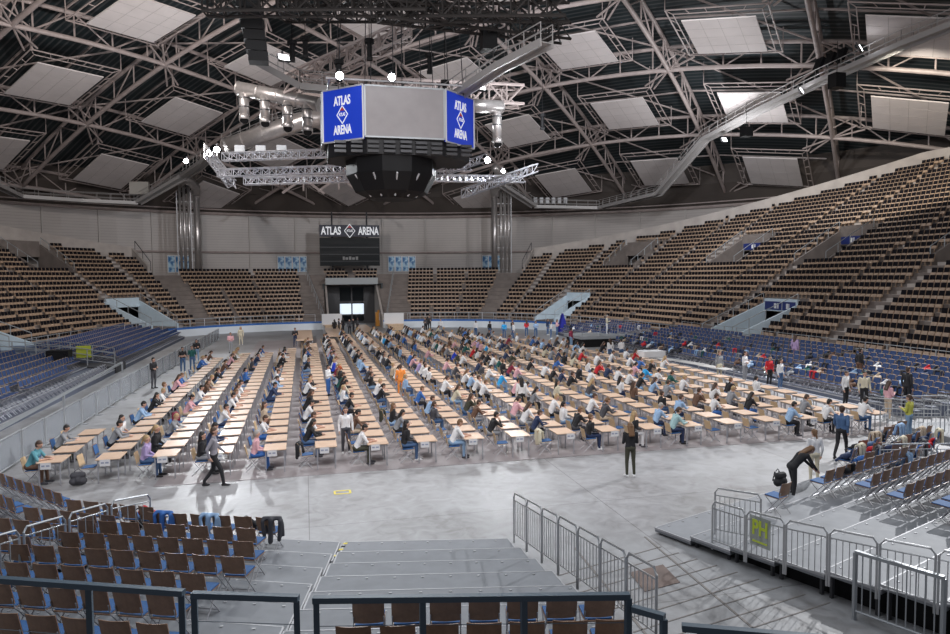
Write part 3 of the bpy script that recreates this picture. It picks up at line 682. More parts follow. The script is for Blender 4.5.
# railings between and behind the banks
railing('bank_railing', [(-12.6, 51.8, 0.3), (-16, 51.9, 0.9), (-20.2, 52, 1.4)], 1.1, 'grey railing across the gap between the two left blue banks, nearer side', rails=(1, .66, .33))
railing('bank_railing', [(-13.2, 54.2, 0.4), (-16, 54.2, 0.9), (-18.8, 54.2, 1.2)], 1.1, 'grey railing across the gap between the two left blue banks, farther side', rails=(1, .66, .33))
struct(MB().box((-16.5, 53, 0.25), (8, 2.6, 0.5)), 'floor_gap', mat('dark gap deck', (0.035, 0.035, 0.04), 0.6))
railing('bank_railing', [(-20.3, 27, 1.35), (-20.3, 51, 1.35)], 1.05, 'grey railing along the rear of the near left blue bank', rails=(1, .5))
struct(MB().box((-21.1, 53.5, 0.66), (2.0, 54, 1.32)), 'floor_walkway', mat('blue grey walkway', (0.12, 0.16, 0.24), 0.6))
railing('bank_railing', [(32.6, 27, 1.2), (32.6, 56, 1.2)], 1.05, 'grey railing along the rear of the right blue bank', rails=(1, .5), r=0.022)
tag(MB().box((-15.6, 50.6, 1.35), (1.3, 0.9, 0.9)).box((-15.6, 50.1, 1.35), (1.0, 0.3, 0.6)).build('equipment_case', BLACK), 'black equipment case at the far end of the near left blue bank', 'case')
tag(MB().box((-14.6, 52.2, 1.5), (0.9, 0.12, 0.8)).build('yellow_bag', mat('lime yellow fabric', (0.45, 0.5, 0.05), 0.7)), 'lime yellow cloth hanging on the gap railing of the left banks', 'cloth')
# rails (aluminium tracks) in front of the right bank
for i, x in enumerate((25.25, 24.75)):
    tag(MB().box((x, 38.5, 0.09), (0.12, 24, 0.18)).build('floor_track', ALU), ('inner' if i else 'outer')+' long aluminium track on the floor in front of the right blue bank', 'track')
lf = MB(); lf.bar((0, 0, 0), (-0.5, 0, 0.75), 0.05); lf.bar((0, 0.35, 0), (-0.5, 0.35, 0.75), 0.05); lf.bar((-0.5, 0, .75), (-0.5, .35, .75), 0.05)
lo = lf.build('ladder_frame', ALU); tag(lo, 'x', 'frame', 'x'); lp = proto(lo)
for i in range(14): place(lp, (26.0, 29+i*1.15, 0.0), PI, 'slanting aluminium frame before the right blue bank, %s from the near end' % ordn(i), 'slanting frames of the right bank')
# low dark stage at the far right
t = empty('stage_box', (27, 60, 0), label='low grey stage platform with fence panels at the far right of the floor', cat='platform')
MB().box((-0.5, 0, 0.85), (5.5, 4.2, 0.25)).build('deck', RAILG, t); MB().box((-0.4, 0, 0.36), (5.2, 4, 0.72)).build('skirt', BLACK, t)

# ------------------------------------------------------------------ left floor barrier panels
bpanel = empty('floor_barrier', label='x', cat='barrier', group='x')
f_ = MB()
for y in (-1.04, 1.04): f_.tube([(0, y, 0), (0, y, 1.12)], 0.03)
for z in (0.10, 1.12): f_.tube([(0, -1.04, z), (0, 1.04, z)], 0.03)
for y in (-1.0, 1.0): f_.tube([(-0.25, y, 0.02), (0.25, y, 0.02)], 0.02)
f_.build('frame', RAILG, bpanel); MB().box((0, 0, 0.6), (0.02, 2.0, 0.94)).build('panel', GLASSG, bpanel)
bpanel = proto(bpanel)
fy = 25.2
for i in range(25):
    x = -9.75+0.9*min(1, (fy-25)/52)
    place(bpanel, (x, fy+1.06, 0), 0, 'grey barrier panel left of the exam desks, %s from the near end of the fence' % ordn(i), 'grey barrier panels beside the left bank'); fy += 2.12
tag(MB().bar((-10.6, 25.4, 1.05), (-12.2, 52, 0.7), 0.10, 0.12).bar((-10.6, 25.4, 1.05), (-10.6, 25.4, 0), 0.1).bar((-12.2, 52, .7), (-12.2, 52, 0), 0.1).bar((-11.3, 37, .92), (-11.3, 37, 0), 0.1).build('track_rail', RAILG), 'long grey rail running between the left blue bank and the barrier panels', 'rail')

# ------------------------------------------------------------------ roof
GP, G0, RH, RZ, RYC, RXC = 14.457, -24.93, 16.275, 16.131, 52.206, 7.113
def dome(x, y, dz=0.0):
    r2_ = ((x-RXC)**2+(y-RYC)**2)/66.0**2; return RZ+RH*(1-r2_)+dz
def grid(i, j, dz=0.0):
    U, V = G0+GP*i, G0+GP*j; x = (U-V)/2**.5+RXC; y = (U+V)/2**.5+RYC
    return Vector((x, y, dome(x, y, dz)))
def inside(x, y, r=65.5): return (x-RXC)**2+(y-RYC)**2 < r*r
def deck_nodes(nt, b):
    tc = nt.nodes.new('ShaderNodeTexCoord'); sp = nt.nodes.new('ShaderNodeSeparateXYZ'); nt.links.new(tc.outputs['Object'], sp.inputs[0])
    a = nt.nodes.new('ShaderNodeMath'); a.operation = 'ADD'; nt.links.new(sp.outputs['X'], a.inputs[0]); nt.links.new(sp.outputs['Y'], a.inputs[1])
    wv = nt.nodes.new('ShaderNodeMath'); wv.operation = 'MULTIPLY'; wv.inputs[1].default_value = 1.1; nt.links.new(a.outputs[0], wv.inputs[0])
    fr = nt.nodes.new('ShaderNodeMath'); fr.operation = 'FRACT'; nt.links.new(wv.outputs[0], fr.inputs[0])
    r = nt.nodes.new('ShaderNodeValToRGB'); e = r.color_ramp.elements; e[0].position = 0.62; e[0].color = (0.012, 0.022, 0.026, 1); e[1].position = 0.78; e[1].color = (0.075, 0.078, 0.082, 1)
    nt.links.new(fr.outputs[0], r.inputs['Fac']); nt.links.new(r.outputs['Color'], b.inputs['Base Color']); b.inputs['Roughness'].default_value = 0.6
mb = MB(); xs = np.arange(-66, 82, 4.0); ys = np.arange(14, 128, 4.0)
for x in xs:
    for y in ys:
        if inside(x+2, y+2, 73): mb.add([(x, y, dome(x, y, 3.4)), (x+4, y, dome(x+4, y, 3.4)), (x+4, y+4, dome(x+4, y+4, 3.4)), (x, y+4, dome(x, y+4, 3.4))], [(0, 3, 2, 1)])
struct(mb, 'roof', node_mat('corrugated dark roof deck', deck_nodes))
TD = 2.3
def truss(fam, i):
    us = []
    for t in np.arange(G0-20, G0+GP*6+12, GP/4):
        U, V = (G0+GP*i, t) if fam == 0 else (t, G0+GP*i)
        x = (U-V)/2**.5+RXC; y = (U+V)/2**.5+RYC
        if inside(x, y, 66) and y > 26: us.append(Vector((x, y, dome(x, y))))
    if len(us) < 3: return
    # close the ends on the ring
    root = empty('roof_truss', us[0]); o0 = us[0]
    bo = [p-o0 for p in us]; to = [p+Vector((0, 0, TD)) for p in bo]
    MB().tube(bo, 0.23, 8).build('bottom_chord', STEEL, root, True); MB().tube(to, 0.21, 8).build('top_chord', STEEL, root, True)
    wb = MB()
    for k in range(len(bo)):
        wb.tube([bo[k], to[k]], 0.085, 5)
        if k+1 < len(bo): wb.tube([bo[k], to[k+1]] if k % 2 == 0 else [to[k], bo[k+1]], 0.08, 5)
    wb.build('web', STEEL, root)
    tag(root, ('grey roof truss rising toward the %s, %s of that direction from the camera') % ('left' if fam else 'right', ordn(i+1)), 'roof truss', 'tubular roof trusses')
for i in range(-1, 7): truss(0, i); truss(1, i)
# hung acoustic panels, one in each cell
PANEL = mat('pale acoustic panel', (0.58, 0.53, 0.52), 0.8, 0, 0.05, 0.6)
pi_ = 0
for i in range(-1, 7):
    for j in range(-1, 7):
        c = (grid(i, j)+grid(i+1, j)+grid(i, j+1)+grid(i+1, j+1))/4
        if not inside(c.x, c.y, 62) or c.y < 40: continue
        pr = project(c)
        if pr is None or not (-60 < pr[0] < 1010 and pr[1] > -60): continue
        hu = (grid(i+1, j)+grid(i+1, j+1)-grid(i, j)-grid(i, j+1))/2/GP; hv = (grid(i, j+1)+grid(i+1, j+1)-grid(i, j)-grid(i+1, j))/2/GP
        a, b_ = 3.15, 4.3; dn = Vector((0, 0, -0.35))
        root = empty('acoustic_panel', c); q = [hu*sx*a+hv*sy*a+dn for sx, sy in ((-1, -1), (1, -1), (1, 1), (-1, 1))]
        pm = MB(); pm.prism(q, (0, 0, 0.12)); pnl = pm.build('panel', PANEL, root)
        sm = MB()
        for u in (-0.5, 0, 0.5):
            for (A_, B_) in ((0, 1), (1, 2)):
                f1 = (u+1)/2; p1, p2 = q[A_].lerp(q[B_], f1), q[(A_+3) % 4 if A_ == 0 else 0].lerp(q[2 if A_ == 0 else 3], f1)
                sm.bar(p1+Vector((0, 0, -0.004)), p2+Vector((0, 0, -0.004)), 0.03, 0.012)
        sm.build('joint_strip', mat('panel joint', (0.36, 0.33, 0.32), 0.8), pnl)
        f = MB(); Q = [hu*sx*b_+hv*sy*b_+Vector((0, 0, 0.1)) for sx, sy in ((-1, -1), (1, -1), (1, 1), (-1, 1))]
        Q2 = [hu*sx*(b_-.55)+hv*sy*(b_-.55)+Vector((0, 0, 0.0)) for sx, sy in ((-1, -1), (1, -1), (1, 1), (-1, 1))]
        for k in range(4):
            f.tube([Q[k], Q[(k+1) % 4]], 0.07, 5); f.tube([Q2[k], Q2[(k+1) % 4]], 0.05, 5)
            for u in (0, .2, .4, .6, .8): f.tube([Q[k].lerp(Q[(k+1) % 4], u), Q2[k].lerp(Q2[(k+1) % 4], u)], 0.04, 4)
            f.tube([Q[k], Q[k]+Vector((0, 0, 2.3))], 0.05, 4)
        f.build('hanging_frame', STEEL, root)
        br = MB()
        for (ni, nj, ci) in ((i, j, 0), (i+1, j+1, 2)):
            nb = grid(ni, nj)-c
            if not inside(nb.x+c.x, nb.y+c.y, 66): continue
            cr = Q[ci]
            sd = (hu-hv).normalized()*0.55
            for s_ in (-1, 1): br.tube([nb, cr+sd*s_], 0.10, 6)
            br.tube([nb+Vector((0, 0, TD)), cr+sd*0.3], 0.09, 6)
        br.build('brace', STEEL, root)
        tag(root, 'pale roof panel, %s from the left in the %s row from the camera' % (ordn(max(0, (i-j+8)//2)), ordn(i+j+2)), 'acoustic panel', 'acoustic panels under the roof'); pi_ += 1
# purlins
mb = MB()
for i in range(-1, 7):
    for j in range(-1, 7):
        a, b_, c_, d_ = grid(i, j, 2.9), grid(i+1, j, 2.9), grid(i+1, j+1, 2.9), grid(i, j+1, 2.9)
        for u in (0.33, 0.67):
            p, q = a.lerp(b_, u), d_.lerp(c_, u)
            if inside(p.x, p.y, 64) and inside(q.x, q.y, 64) and p.y > 40: mb.tube([p, q], 0.11, 5)
        if inside(b_.x, b_.y, 64) and inside(d_.x, d_.y, 64) and b_.y > 40: mb.tube([b_-Vector((0, 0, .8)), d_-Vector((0, 0, .8))], 0.10, 5)
struct(mb, 'roof_beam', STEEL)

# ------------------------------------------------------------------ catwalks
def catwalk(name, label, pts, width=1.1, m=STEEL_L, h=1.05, each=1.6):
    pts = [Vector(p) for p in pts]; root = empty(name, pts[0], label=label, cat='catwalk'); o0 = pts[0]
    dk, r1, r2 = MB(), MB(), MB()
    side = []
    for i, p in enumerate(pts):
        t = (pts[min(i+1, len(pts)-1)]-pts[max(i-1, 0)]); t.z = 0; t.normalize(); side.append(Vector((-t.y, t.x, 0))*width/2)
    for i in range(len(pts)-1):
        a, b = pts[i]-o0, pts[i+1]-o0; s_a, s_b = side[i], side[i+1]
        dk.prism([a-s_a, b-s_b, b+s_b, a+s_a], (0, 0, 0.06))
        for sg, r in ((-1, r1), (1, r2)):
            A_, B_ = a+s_a*sg, b+s_b*sg
            dk.bar(A_, B_, 0.12, 0.42)
            k = max(1, round((b-a).length/each))
            for zz in (h, h*0.5): r.tube([A_+Vector((0, 0, zz)), B_+Vector((0, 0, zz))], 0.035, 5)
            for u in range(k+1): r.tube([A_.lerp(B_, u/k), A_.lerp(B_, u/k)+Vector((0, 0, h))], 0.03, 5)
    dk.build('walkway', m, root); r1.build('railing', m, root); r2.build('railing', m, root); return root
cwg = mat('catwalk grey steel', (0.33, 0.315, 0.31), 0.45, 0.1)
catwalk('catwalk', 'long grey catwalk climbing across the upper right under the roof', [(42.5, 96.5, 16.35), (45.3, 84, 17.0), (46.3, 74.7, 22.3), (46.5, 65, 23.4), (46.5, 56, 24.0), (46, 46, 24.2), (45.5, 36, 24.0)], m=cwg)
catwalk('catwalk', 'grey catwalk along the wall top right of the right duct tower', [(33.5, 99.5, 16.7), (38, 98.6, 16.6), (42.5, 96.5, 16.35)], m=cwg)
catwalk('catwalk', 'short catwalk sloping from the right duct tower down to the wall', [(27.5, 96, 19.2), (33.5, 99.5, 16.7)], m=cwg)
catwalk('catwalk', 'grey catwalk along the wall top at the upper left', [(-34.0, 91.5, 17.3), (-33.0, 95.8, 16.5), (-27, 98.6, 16.4), (-21, 100.5, 16.4)], m=cwg)
catwalk('catwalk', 'grey catwalk climbing to the lamps above the left duct tower', [(-21, 100.5, 16.4), (-14.5, 96, 19.4), (-9.5, 84, 20.2), (-8.2, 70, 17.9)], m=cwg)
catwalk('catwalk', 'curved catwalk behind the left duct nozzles', [(-8.2, 84, 21.5), (-4, 80, 22.6), (0, 79, 23.6), (4, 79, 24.2)], m=cwg)
catwalk('catwalk', 'light catwalk from the scoreboard top toward the upper right', [(9.6, 47, 18.1), (11.6, 41, 18.8), (13.0, 36.5, 18.9)], m=cwg, width=0.8)
catwalk('catwalk', 'light catwalk from the scoreboard top toward the upper left', [(3.0, 48, 18.7), (0.2, 49, 19.1), (-2.6, 50.5, 20.9)], m=cwg, width=0.8)
tag(MB().box((0, 0, 0), (2.3, 0.8, 1.6)).build('cable_box', mat('beige box', (0.35, 0.33, 0.30), 0.6), loc=(-20.6, 100.0, 18.3)), 'grey electric cabinet beside the wall top catwalk at the upper left', 'cabinet')
# dark heavy service bridges above the scoreboard
def box_truss(name, label, a, b, w_=0.5, m=ALU, r=0.035, n=None, cat='truss', group=None, tube_n=5):
    a, b = Vector(a), Vector(b); root_m = MB(); L = (b-a).length; n = n or max(2, round(L/w_)); t = (b-a).normalized(); s_ = t.cross(Vector((0, 0, 1))).normalized()*w_/2; u = Vector((0, 0, w_/2)); z0 = a
    cs = [(-1, -1), (1, -1), (1, 1), (-1, 1)]
    for c in cs: root_m.tube([s_*c[0]+u*c[1], b-a+s_*c[0]+u*c[1]], r, tube_n)
    wb = MB()
    for i in range(n):
        p, q = (b-a)*(i/n), (b-a)*((i+1)/n)
        for k in range(4):
            c, d = cs[k], cs[(k+1) % 4]
            wb.tube([p+s_*c[0]+u*c[1], q+s_*d[0]+u*d[1]] if i % 2 else [q+s_*c[0]+u*c[1], p+s_*d[0]+u*d[1]], r*0.6, 4)
            wb.tube([p+s_*c[0]+u*c[1], p+s_*d[0]+u*d[1]], r*0.6, 4)
    o = root_m.build(name, m, loc=a); wb.build('lacing', m, o); return tag(o, label, cat, group)
g = 'dark service trusses above the scoreboard'; SVC = mat('dark service steel', (0.022, 0.019, 0.018), 0.6)
box_truss('service_truss', 'dark heavy service truss crossing the top of the picture above the right screen', (4.5, 40, 21.2), (17, 44, 22.2), 1.0, SVC, 0.10, group=g)
box_truss('service_truss', 'dark heavy service truss above the middle screen running toward the upper right', (-1, 46, 22.9), (14, 36, 20.6), 1.0, SVC, 0.10, group=g)
box_truss('service_truss', 'dark heavy service truss above the left screen along the picture top', (-5, 42, 21.5), (7, 40, 21.8), 1.0, SVC, 0.10, group=g)
box_truss('service_truss', 'brown steel truss high behind the scoreboard, seen between the two lit lamps', (0, 60, 22.0), (19, 60, 22.2), 1.6, STEEL, 0.14, group=g)
box_truss('service_truss', 'brown steel truss sloping behind the left half of the scoreboard', (8, 52, 24.5), (-1, 54, 20.4), 1.3, STEEL, 0.13, group=g)
# silver lighting trusses
g = 'silver lighting trusses beside the scoreboard'
box_truss('lighting_truss', 'silver lighting truss left of the scoreboard, upper of the level ones', (-5.6, 55, 15.3), (3.6, 53.0, 15.6), 0.55, group=g, r=0.05)
box_truss('lighting_truss', 'silver lighting truss left of the scoreboard, middle of the level ones', (-6.2, 57, 14.4), (4.0, 55.5, 14.8), 0.55, group=g, r=0.05)
box_truss('lighting_truss', 'silver lighting truss left of the scoreboard, lowest of the level ones', (-4.2, 56, 13.7), (5.0, 54, 13.9), 0.5, group=g, r=0.05)
box_truss('lighting_truss', 'short silver lighting truss slanting down beside the left lamps', (-7.4, 62, 16.6), (-5.2, 57, 13.6), 0.6, group=g, r=0.06)
box_truss('lighting_truss', 'silver lighting truss slanting from the speaker cluster to the right lamp', (7.4, 49, 12.9), (13.0, 50, 15.0), 0.55, group=g, r=0.05)
box_truss('lighting_truss', 'silver lighting truss slanting up to the right below the right lamp', (11.4, 50, 12.4), (17.6, 52, 14.7), 0.6, group=g, r=0.06)
box_truss('lighting_truss', 'silver lighting truss crossing level behind the right lamps', (9.5, 56, 14.3), (18.0, 56, 14.4), 0.5, group=g, r=0.045)
box_truss('lighting_truss', 'silver lighting truss just below the right screen', (9.0, 52, 14.5), (12.5, 52, 14.6), 0.5, group=g, r=0.045)
for i, (x, y, z) in enumerate([(-4.4, 55, 15.9), (-2.9, 54.8, 15.9), (-1.4, 54.4, 15.9)]):
    tag(MB().box((0, 0, 0), (0.7, 0.5, 0.55)).box((0, -0.26, 0), (0.5, 0.04, 0.4)).build('light_fixture', RAILG, loc=(x, y, z)), 'square silver light fixture on the left lighting truss, %s from the left' % ordn(i), 'light fixture', 'fixtures on the left lighting truss')
# brown crossed struts hanging in front of the far wall
for x, nm in ((0.2, 'left of the far end screen'), (4.6, 'over the far end screen')):
    cx_ = Vector((x, 92, 19.0 if nm.startswith('left') else 19.3)); mb = MB()
    for dx, dz in ((-2.6, -1.9), (2.6, -1.9), (-1.4, 1.6), (1.4, 1.6)): mb.tube([(0, 0, 0), (dx, 0, dz)], 0.17)
    mb.tube([(0, 0, 0), (0, 0, -1.6)], 0.12)
    tag(mb.build('crossed_strut', STEEL, loc=cx_), 'brown crossed roof strut before the far wall, ' + nm, 'strut')
# ------------------------------------------------------------------ ventilation ducts
def duct(name, label, pts, r, nozzles=(), nl=1.9, nr_=0.36):
    pts = [Vector(p) for p in pts]; o0 = pts[0]; mb = MB().tube([p-o0 for p in pts], r, 14); ring = MB()
    L = 0
    for a, b in zip(pts[:-1], pts[1:]):
        k = max(1, int((b-a).length/1.5))
        for i in range(k+1):
            p = a.lerp(b, i/k)-o0; t = (b-a).normalized()*0.05; ring.tube([p-t, p+t], r*1.06, 14)
    o = mb.build(name, GALV, smooth=True, loc=o0); ring.build('flange', GALV, o)
    for p in nozzles:
        p = Vector(p)-o0; nm = MB().tube([p, p-Vector((0, 0, nl))], nr_, 12); nm.tube([p-Vector((0, 0, nl)), p-Vector((0, 0.25, nl+0.35))], nr_*1.05, 12)
        nz = nm.build('nozzle', GALV, o, True); rg = MB()
        for z in (0.55, 1.2, nl): rg.tube([p-Vector((0, 0, z)), p-Vector((0, 0, z+0.08))], nr_*1.12, 12)
        rg.build('band', STEEL_D, nz)
        MB().tube([p-Vector((0, 0.26, nl+0.36)), p-Vector((0, 0.27, nl+0.37))], nr_*0.85, 12).build('outlet', BLACK, nz)
    return tag(o, label, 'duct')
duct('ventilation_duct', 'silver duct with four round nozzles left of the scoreboard', [(-4.4, 55, 20.35), (1.3, 53, 19.0)], 0.5, [(-4.0, 54.8, 20.2), (-2.5, 54.2, 19.9), (-0.9, 53.7, 19.5), (0.5, 53.2, 19.2)])
duct('ventilation_duct', 'silver duct with one hanging nozzle right of the scoreboard', [(12.0, 52, 19.2), (15.2, 53.5, 19.6)], 0.5, [(14.9, 53.4, 19.4)], 2.4)
duct('ventilation_duct', 'large brown grey duct curving behind the lighting trusses at left', [(-6.4, 66, 18.0), (-3, 64, 18.9), (0.5, 62.5, 19.9), (4, 62, 20.4)], 0.75)
for sx, tx, nm in ((1, -15.3, 'left'), (-1, 28.2, 'right')):
    ty = 103.5 if nm == 'left' else 98.6
    root = empty('duct_tower', (tx, ty, 0), label='tall cluster of silver ventilation pipes at the %s end of the far stand' % nm, cat='duct')
    for dx, dy, r, top in ((-1.0*sx, 0, 0.17, 19.5), (-0.5*sx, 0.2, 0.20, 19.6), (0.1*sx, 0.3, 0.22, 19.6), (1.15*sx, 0, 0.42, 18.0)):
        MB().tube([(dx, dy, 7.0), (dx, dy, top)], r, 12).build('pipe', GALV, root, True)
    MB().tube([(1.1*sx, 0, 18.0), (1.2*sx, -0.3, 18.9), (0.6*sx, -1.5, 19.6), (-0.4*sx, -3.5, 19.9)], 0.62, 12).tube([(-.9*sx, 0, 19.4), (0.2*sx, -2, 20.2), (3*sx, -7, 21.0)], 0.5, 12).build('elbow', GALV, root, True)
    lm = MB()
    for z in np.arange(7.4, 18.5, 1.6): lm.box((0, 0.2, z), (2.9, 0.1, 0.1))
    for dx in (-1.45, 0.35, 1.45): lm.box((dx, 0.3, 12.7), (0.12, 0.12, 11.5))
    lm.build('bracket', STEEL_L, root)

# ------------------------------------------------------------------ central scoreboard
SBX, SBY = 6.35, 47.2; zb, zt_ = 15.05, 18.15
root = empty('centre_scoreboard', (SBX, SBY, 0), label='large hanging scoreboard cube with a grey middle screen and two blue ATLAS ARENA side screens', cat='scoreboard')
oct_ = [(-2.55, -3.2), (2.55, -3.2), (5.0, -0.9), (5.0, 1.8), (2.55, 4.0), (-2.55, 4.0), (-5.0, 1.8), (-5.0, -0.9)]
bl = mat('lit blue advertising screen', (0.015, 0.05, 0.45), 0.5, emit=((0.008, 0.045, 0.65), 0.32)); gr_ = mat('grey unlit screen', (0.30, 0.28, 0.285), 0.5, 0, 0.05, 1.5)
fm = MB()
fm.prism([(x*0.97, y*0.97, zb-0.1) for x, y in oct_], (0, 0, zt_-zb+0.15)); core = fm.build('housing', BLACK, root)
for k in range(8):
    (xa, ya), (xb, yb) = oct_[k], oct_[(k+1) % 8]; A_, B_ = Vector((xa, ya, 0)), Vector((xb, yb, 0)); t = (B_-A_).normalized(); nrm = Vector((t.y, -t.x, 0))
    g0, g1 = (0.07, 0.07); a, b = A_+t*g0, B_-t*g1; side = k in (1, 7)
    z0_, z1_ = (zb-0.12, zt_+0.05) if side else (zb, zt_)
    mb = MB(); mb.prism([a+Vector((0, 0, z0_)), b+Vector((0, 0, z0_)), b+Vector((0, 0, z1_)), a+Vector((0, 0, z1_))], -nrm*0.14)
    s_o = mb.build('screen', bl if side else gr_, root)
    fb = MB()
    for p, q in (((a, z0_), (b, z0_)), ((b, z0_), (b, z1_)), ((b, z1_), (a, z1_)), ((a, z1_), (a, z0_))): fb.bar(p[0]+Vector((0, 0, p[1])), q[0]+Vector((0, 0, q[1])), 0.07, 0.10)
    fb.build('frame', STEEL_L if side else RAILG, s_o)
    if side:
        rz = math.atan2(t.y, t.x); c = (a+b)/2+nrm*0.03
        text(s_o, 'ATLAS', c+Vector((0, 0, zb+2.35)), 0.78, (PI/2, 0, rz), LETW, 0.58); text(s_o, 'ARENA', c+Vector((0, 0, zb+0.55)), 0.78, (PI/2, 0, rz), LETW, 0.56)
        emblem(s_o, c+Vector((0, 0, zb+1.5)), 0.55, rz, LETW, REDM)
lw = MB()
lw.prism([(x*0.93, y*0.93, zb-1.0) for x, y in oct_], (0, 0, 0.9)); lw.build('speaker_ring', mat('black perforated skirt', (0.012, 0.012, 0.014), 0.6), root)
sp_ = MB()
for i in range(9):
    for k in range(3): sp_.box((-4.0+i*1.0, -3.35+abs(-4+i)*0.16, zb-0.3-k*0.28), (0.7, 0.25, 0.16))
sp_.build('louvre', mat('grey louvre', (0.035, 0.035, 0.04), 0.5), root)
lo_ = MB(); P6 = lambda r, z, n=10, ox=-0.5: [(ox+r*math.cos(2*PI*i/n), r*math.sin(2*PI*i/n), z) for i in range(n)]
rings = [P6(3.0, zb-1.0), P6(3.0, zb-2.0), P6(2.4, zb-3.1), P6(1.5, zb-3.5)]
vs = [p for r_ in rings for p in r_]; lo_.add(vs, [(k*10+i, k*10+(i+1) % 10, (k+1)*10+(i+1) % 10, (k+1)*10+i) for k in range(3) for i in range(10)]+[tuple(range(30, 40))[::-1]])
lo_.build('lower_speaker_cluster', BLACK, root)
for i in range(5):
    a = math.radians(-150+i*30); MB().tube([(-0.5+2.9*math.cos(a), 2.9*math.sin(a), zb-2.1), (-0.5+1.7*math.cos(a), 1.7*math.sin(a), zb-3.4)], 0.06).build('cluster_rib', STEEL_L, root)
cb = MB()
for x in (-4, -2, 0, 2, 4):
    for y in (-2.0, 2.4): cb.tube([(x, y, zt_), (x*0.9, y, zt_+8)], 0.03, 4)
cb.build('hoist_cable', STEEL_D, root)
tf = MB()
for x in (-4.6, -2.3, 0, 2.3, 4.6): tf.tube([(x, -3, zt_+0.35), (x, 3.6, zt_+0.35)], 0.06)
for y in (-3, 0.3, 3.6): tf.tube([(-4.8, y, zt_+0.35), (4.8, y, zt_+0.35)], 0.06)
tf.build('top_frame', STEEL_L, root)

# lit lamps and speakers
lamp_pts = [((2.35, 43.4, 18.45), 'above the left blue screen', 0.24), ((5.45, 43.2, 18.5), 'above the middle grey screen', 0.24), ((-8.3, 69.5, 18.0), 'over the left duct tower, middle of three', 0.30), ((-7.6, 69.5, 18.35), 'over the left duct tower, right of three', 0.30), ((-10.3, 69.5, 17.2), 'over the left duct tower, left of three', 0.22), ((15.6, 59, 16.4), 'right of the scoreboard, brightest', 0.28), ((17.0, 59, 15.5), 'right of the scoreboard, lower and smaller', 0.18)]
for p, nm, r in lamp_pts:
    o = MB().tube([(0, 0.35, 0), (0, 0.05, 0)], r*0.6, 10, r2=r).box((0, 0.35, r), (0.08, 0.08, r*2)).build('flood_lamp', STEEL_D, loc=p)
    MB().tube([(0, 0.04, 0), (0, -0.02, 0)], r*0.92, 14).build('lens', LAMP, o); tag(o, 'lit white flood lamp ' + nm, 'lamp')
for p, nm, tgt in [((45.3, 57, 23.4), 'on the right catwalk, brightest', 0), ((45.8, 70, 21.4), 'low on the right catwalk, tilted', 1), ((44.9, 49.5, 24.9), 'high on the right catwalk', 0), ((11.3, 44.5, 18.6), 'on the small catwalk right of the scoreboard', 1), ((-1.0, 50, 21.3), 'on the small catwalk left of the scoreboard', 1)]:
    o = MB().box((0, 0.1, 0), (0.8, 0.2, 0.5)).box((0, 0.1, 0.35), (0.1, 0.1, 0.5)).build('flood_lamp', STEEL_D, loc=p)
    MB().box((0, -0.02, 0), (0.7, 0.04, 0.4)).build('lens', mat('dim lit lamp lens', (1, 1, 1), 0.4, emit=((0.95, 0.97, 1.0), 14)), o); o.rotation_euler = (math.radians(-25), 0, math.radians(20 if tgt else 40)); tag(o, 'lit rectangular flood lamp ' + nm, 'lamp')
for i, y in enumerate((53.5, 54.8, 56.2)):
    o = MB().box((0, 0, 0.5), (0.35, 0.9, 1.1)).box((0, 0, -.15), (.08, .08, .4)).build('unlit_flood_lamp', BLACK, loc=(46.3, y, 25.2)); o.rotation_euler = (0, 0.4, 0)
    tag(o, 'black unlit lamp on the right catwalk, %s of three' % ordn(i), 'lamp', 'unlit lamps on the right catwalk')
# long black speaker array hanging at the upper left of the scoreboard
sa = MB()
for i in range(9): sa.box((0.10*i, -0.05*i, -0.62*i), (1.5-0.05*i, 1.0, 0.56))
o = sa.build('line_array_speaker', BLACK, loc=(-3.1, 44, 24.2)); tag(o, 'long black line array speaker hanging at the upper left of the scoreboard', 'speaker')
for p, s_, nm in [((11.35, 42.5, 20.9), (0.9, 0.9, 1.3), 'above and right of the right screen'), ((40.5, 47, 21.3), (0.9, 0.9, 1.1), 'below the right catwalk'), ((43, 62, 20.5), (0.9, 0.9, .9), 'under the middle of the right catwalk')]:
    o = MB().box((0, 0, 0), s_).tube([(0, 0, s_[2]/2), (0, 0, s_[2]/2+2.5)], 0.03, 4).build('hanging_speaker', BLACK, loc=p); tag(o, 'black box speaker hanging ' + nm, 'speaker')
for i, (x, y, z, L_) in enumerate([(-0.4, 46, 20.9, 3), (0.4, 46, 21.2, 3), (2.4, 45, 19.6, 3), (8.3, 46, 20.7, 3), (9.5, 47, 19.3, 3.0), (19.9, 57, 19.8, 3), (4.3, 45, 21.0, 3)]):
    mb = MB().tube([(0, 0, 0), (0, 0, 4)], 0.02, 4).tube([(0, 0, -0.9), (0, 0, 0)], 0.16, 8).tube([(0, 0, 0), (0, 0, .25)], 0.3, 8).box((0, 0, -0.95), (0.35, 0.25, 0.2))
    tag(mb.build('chain_hoist', BLACK, loc=(x, y, z)), 'black chain hoist on a cable above the scoreboard area, %s from the left' % ordn([0, 1, 2, 4, 5, 6, 3][i]), 'hoist', 'chain hoists')
for i in range(6):
    o = MB().box((0, 0, 0), (0.5, 0.5, 0.9)).build('cabinet', STEEL_L, loc=(33.6+i*0.9, 99.6-i*0.12, 17.6)); tag(o, 'small grey cabinet on the wall catwalk beyond the duct tower, %s from the left' % ordn(i), 'cabinet', 'cabinets on the right wall catwalk')

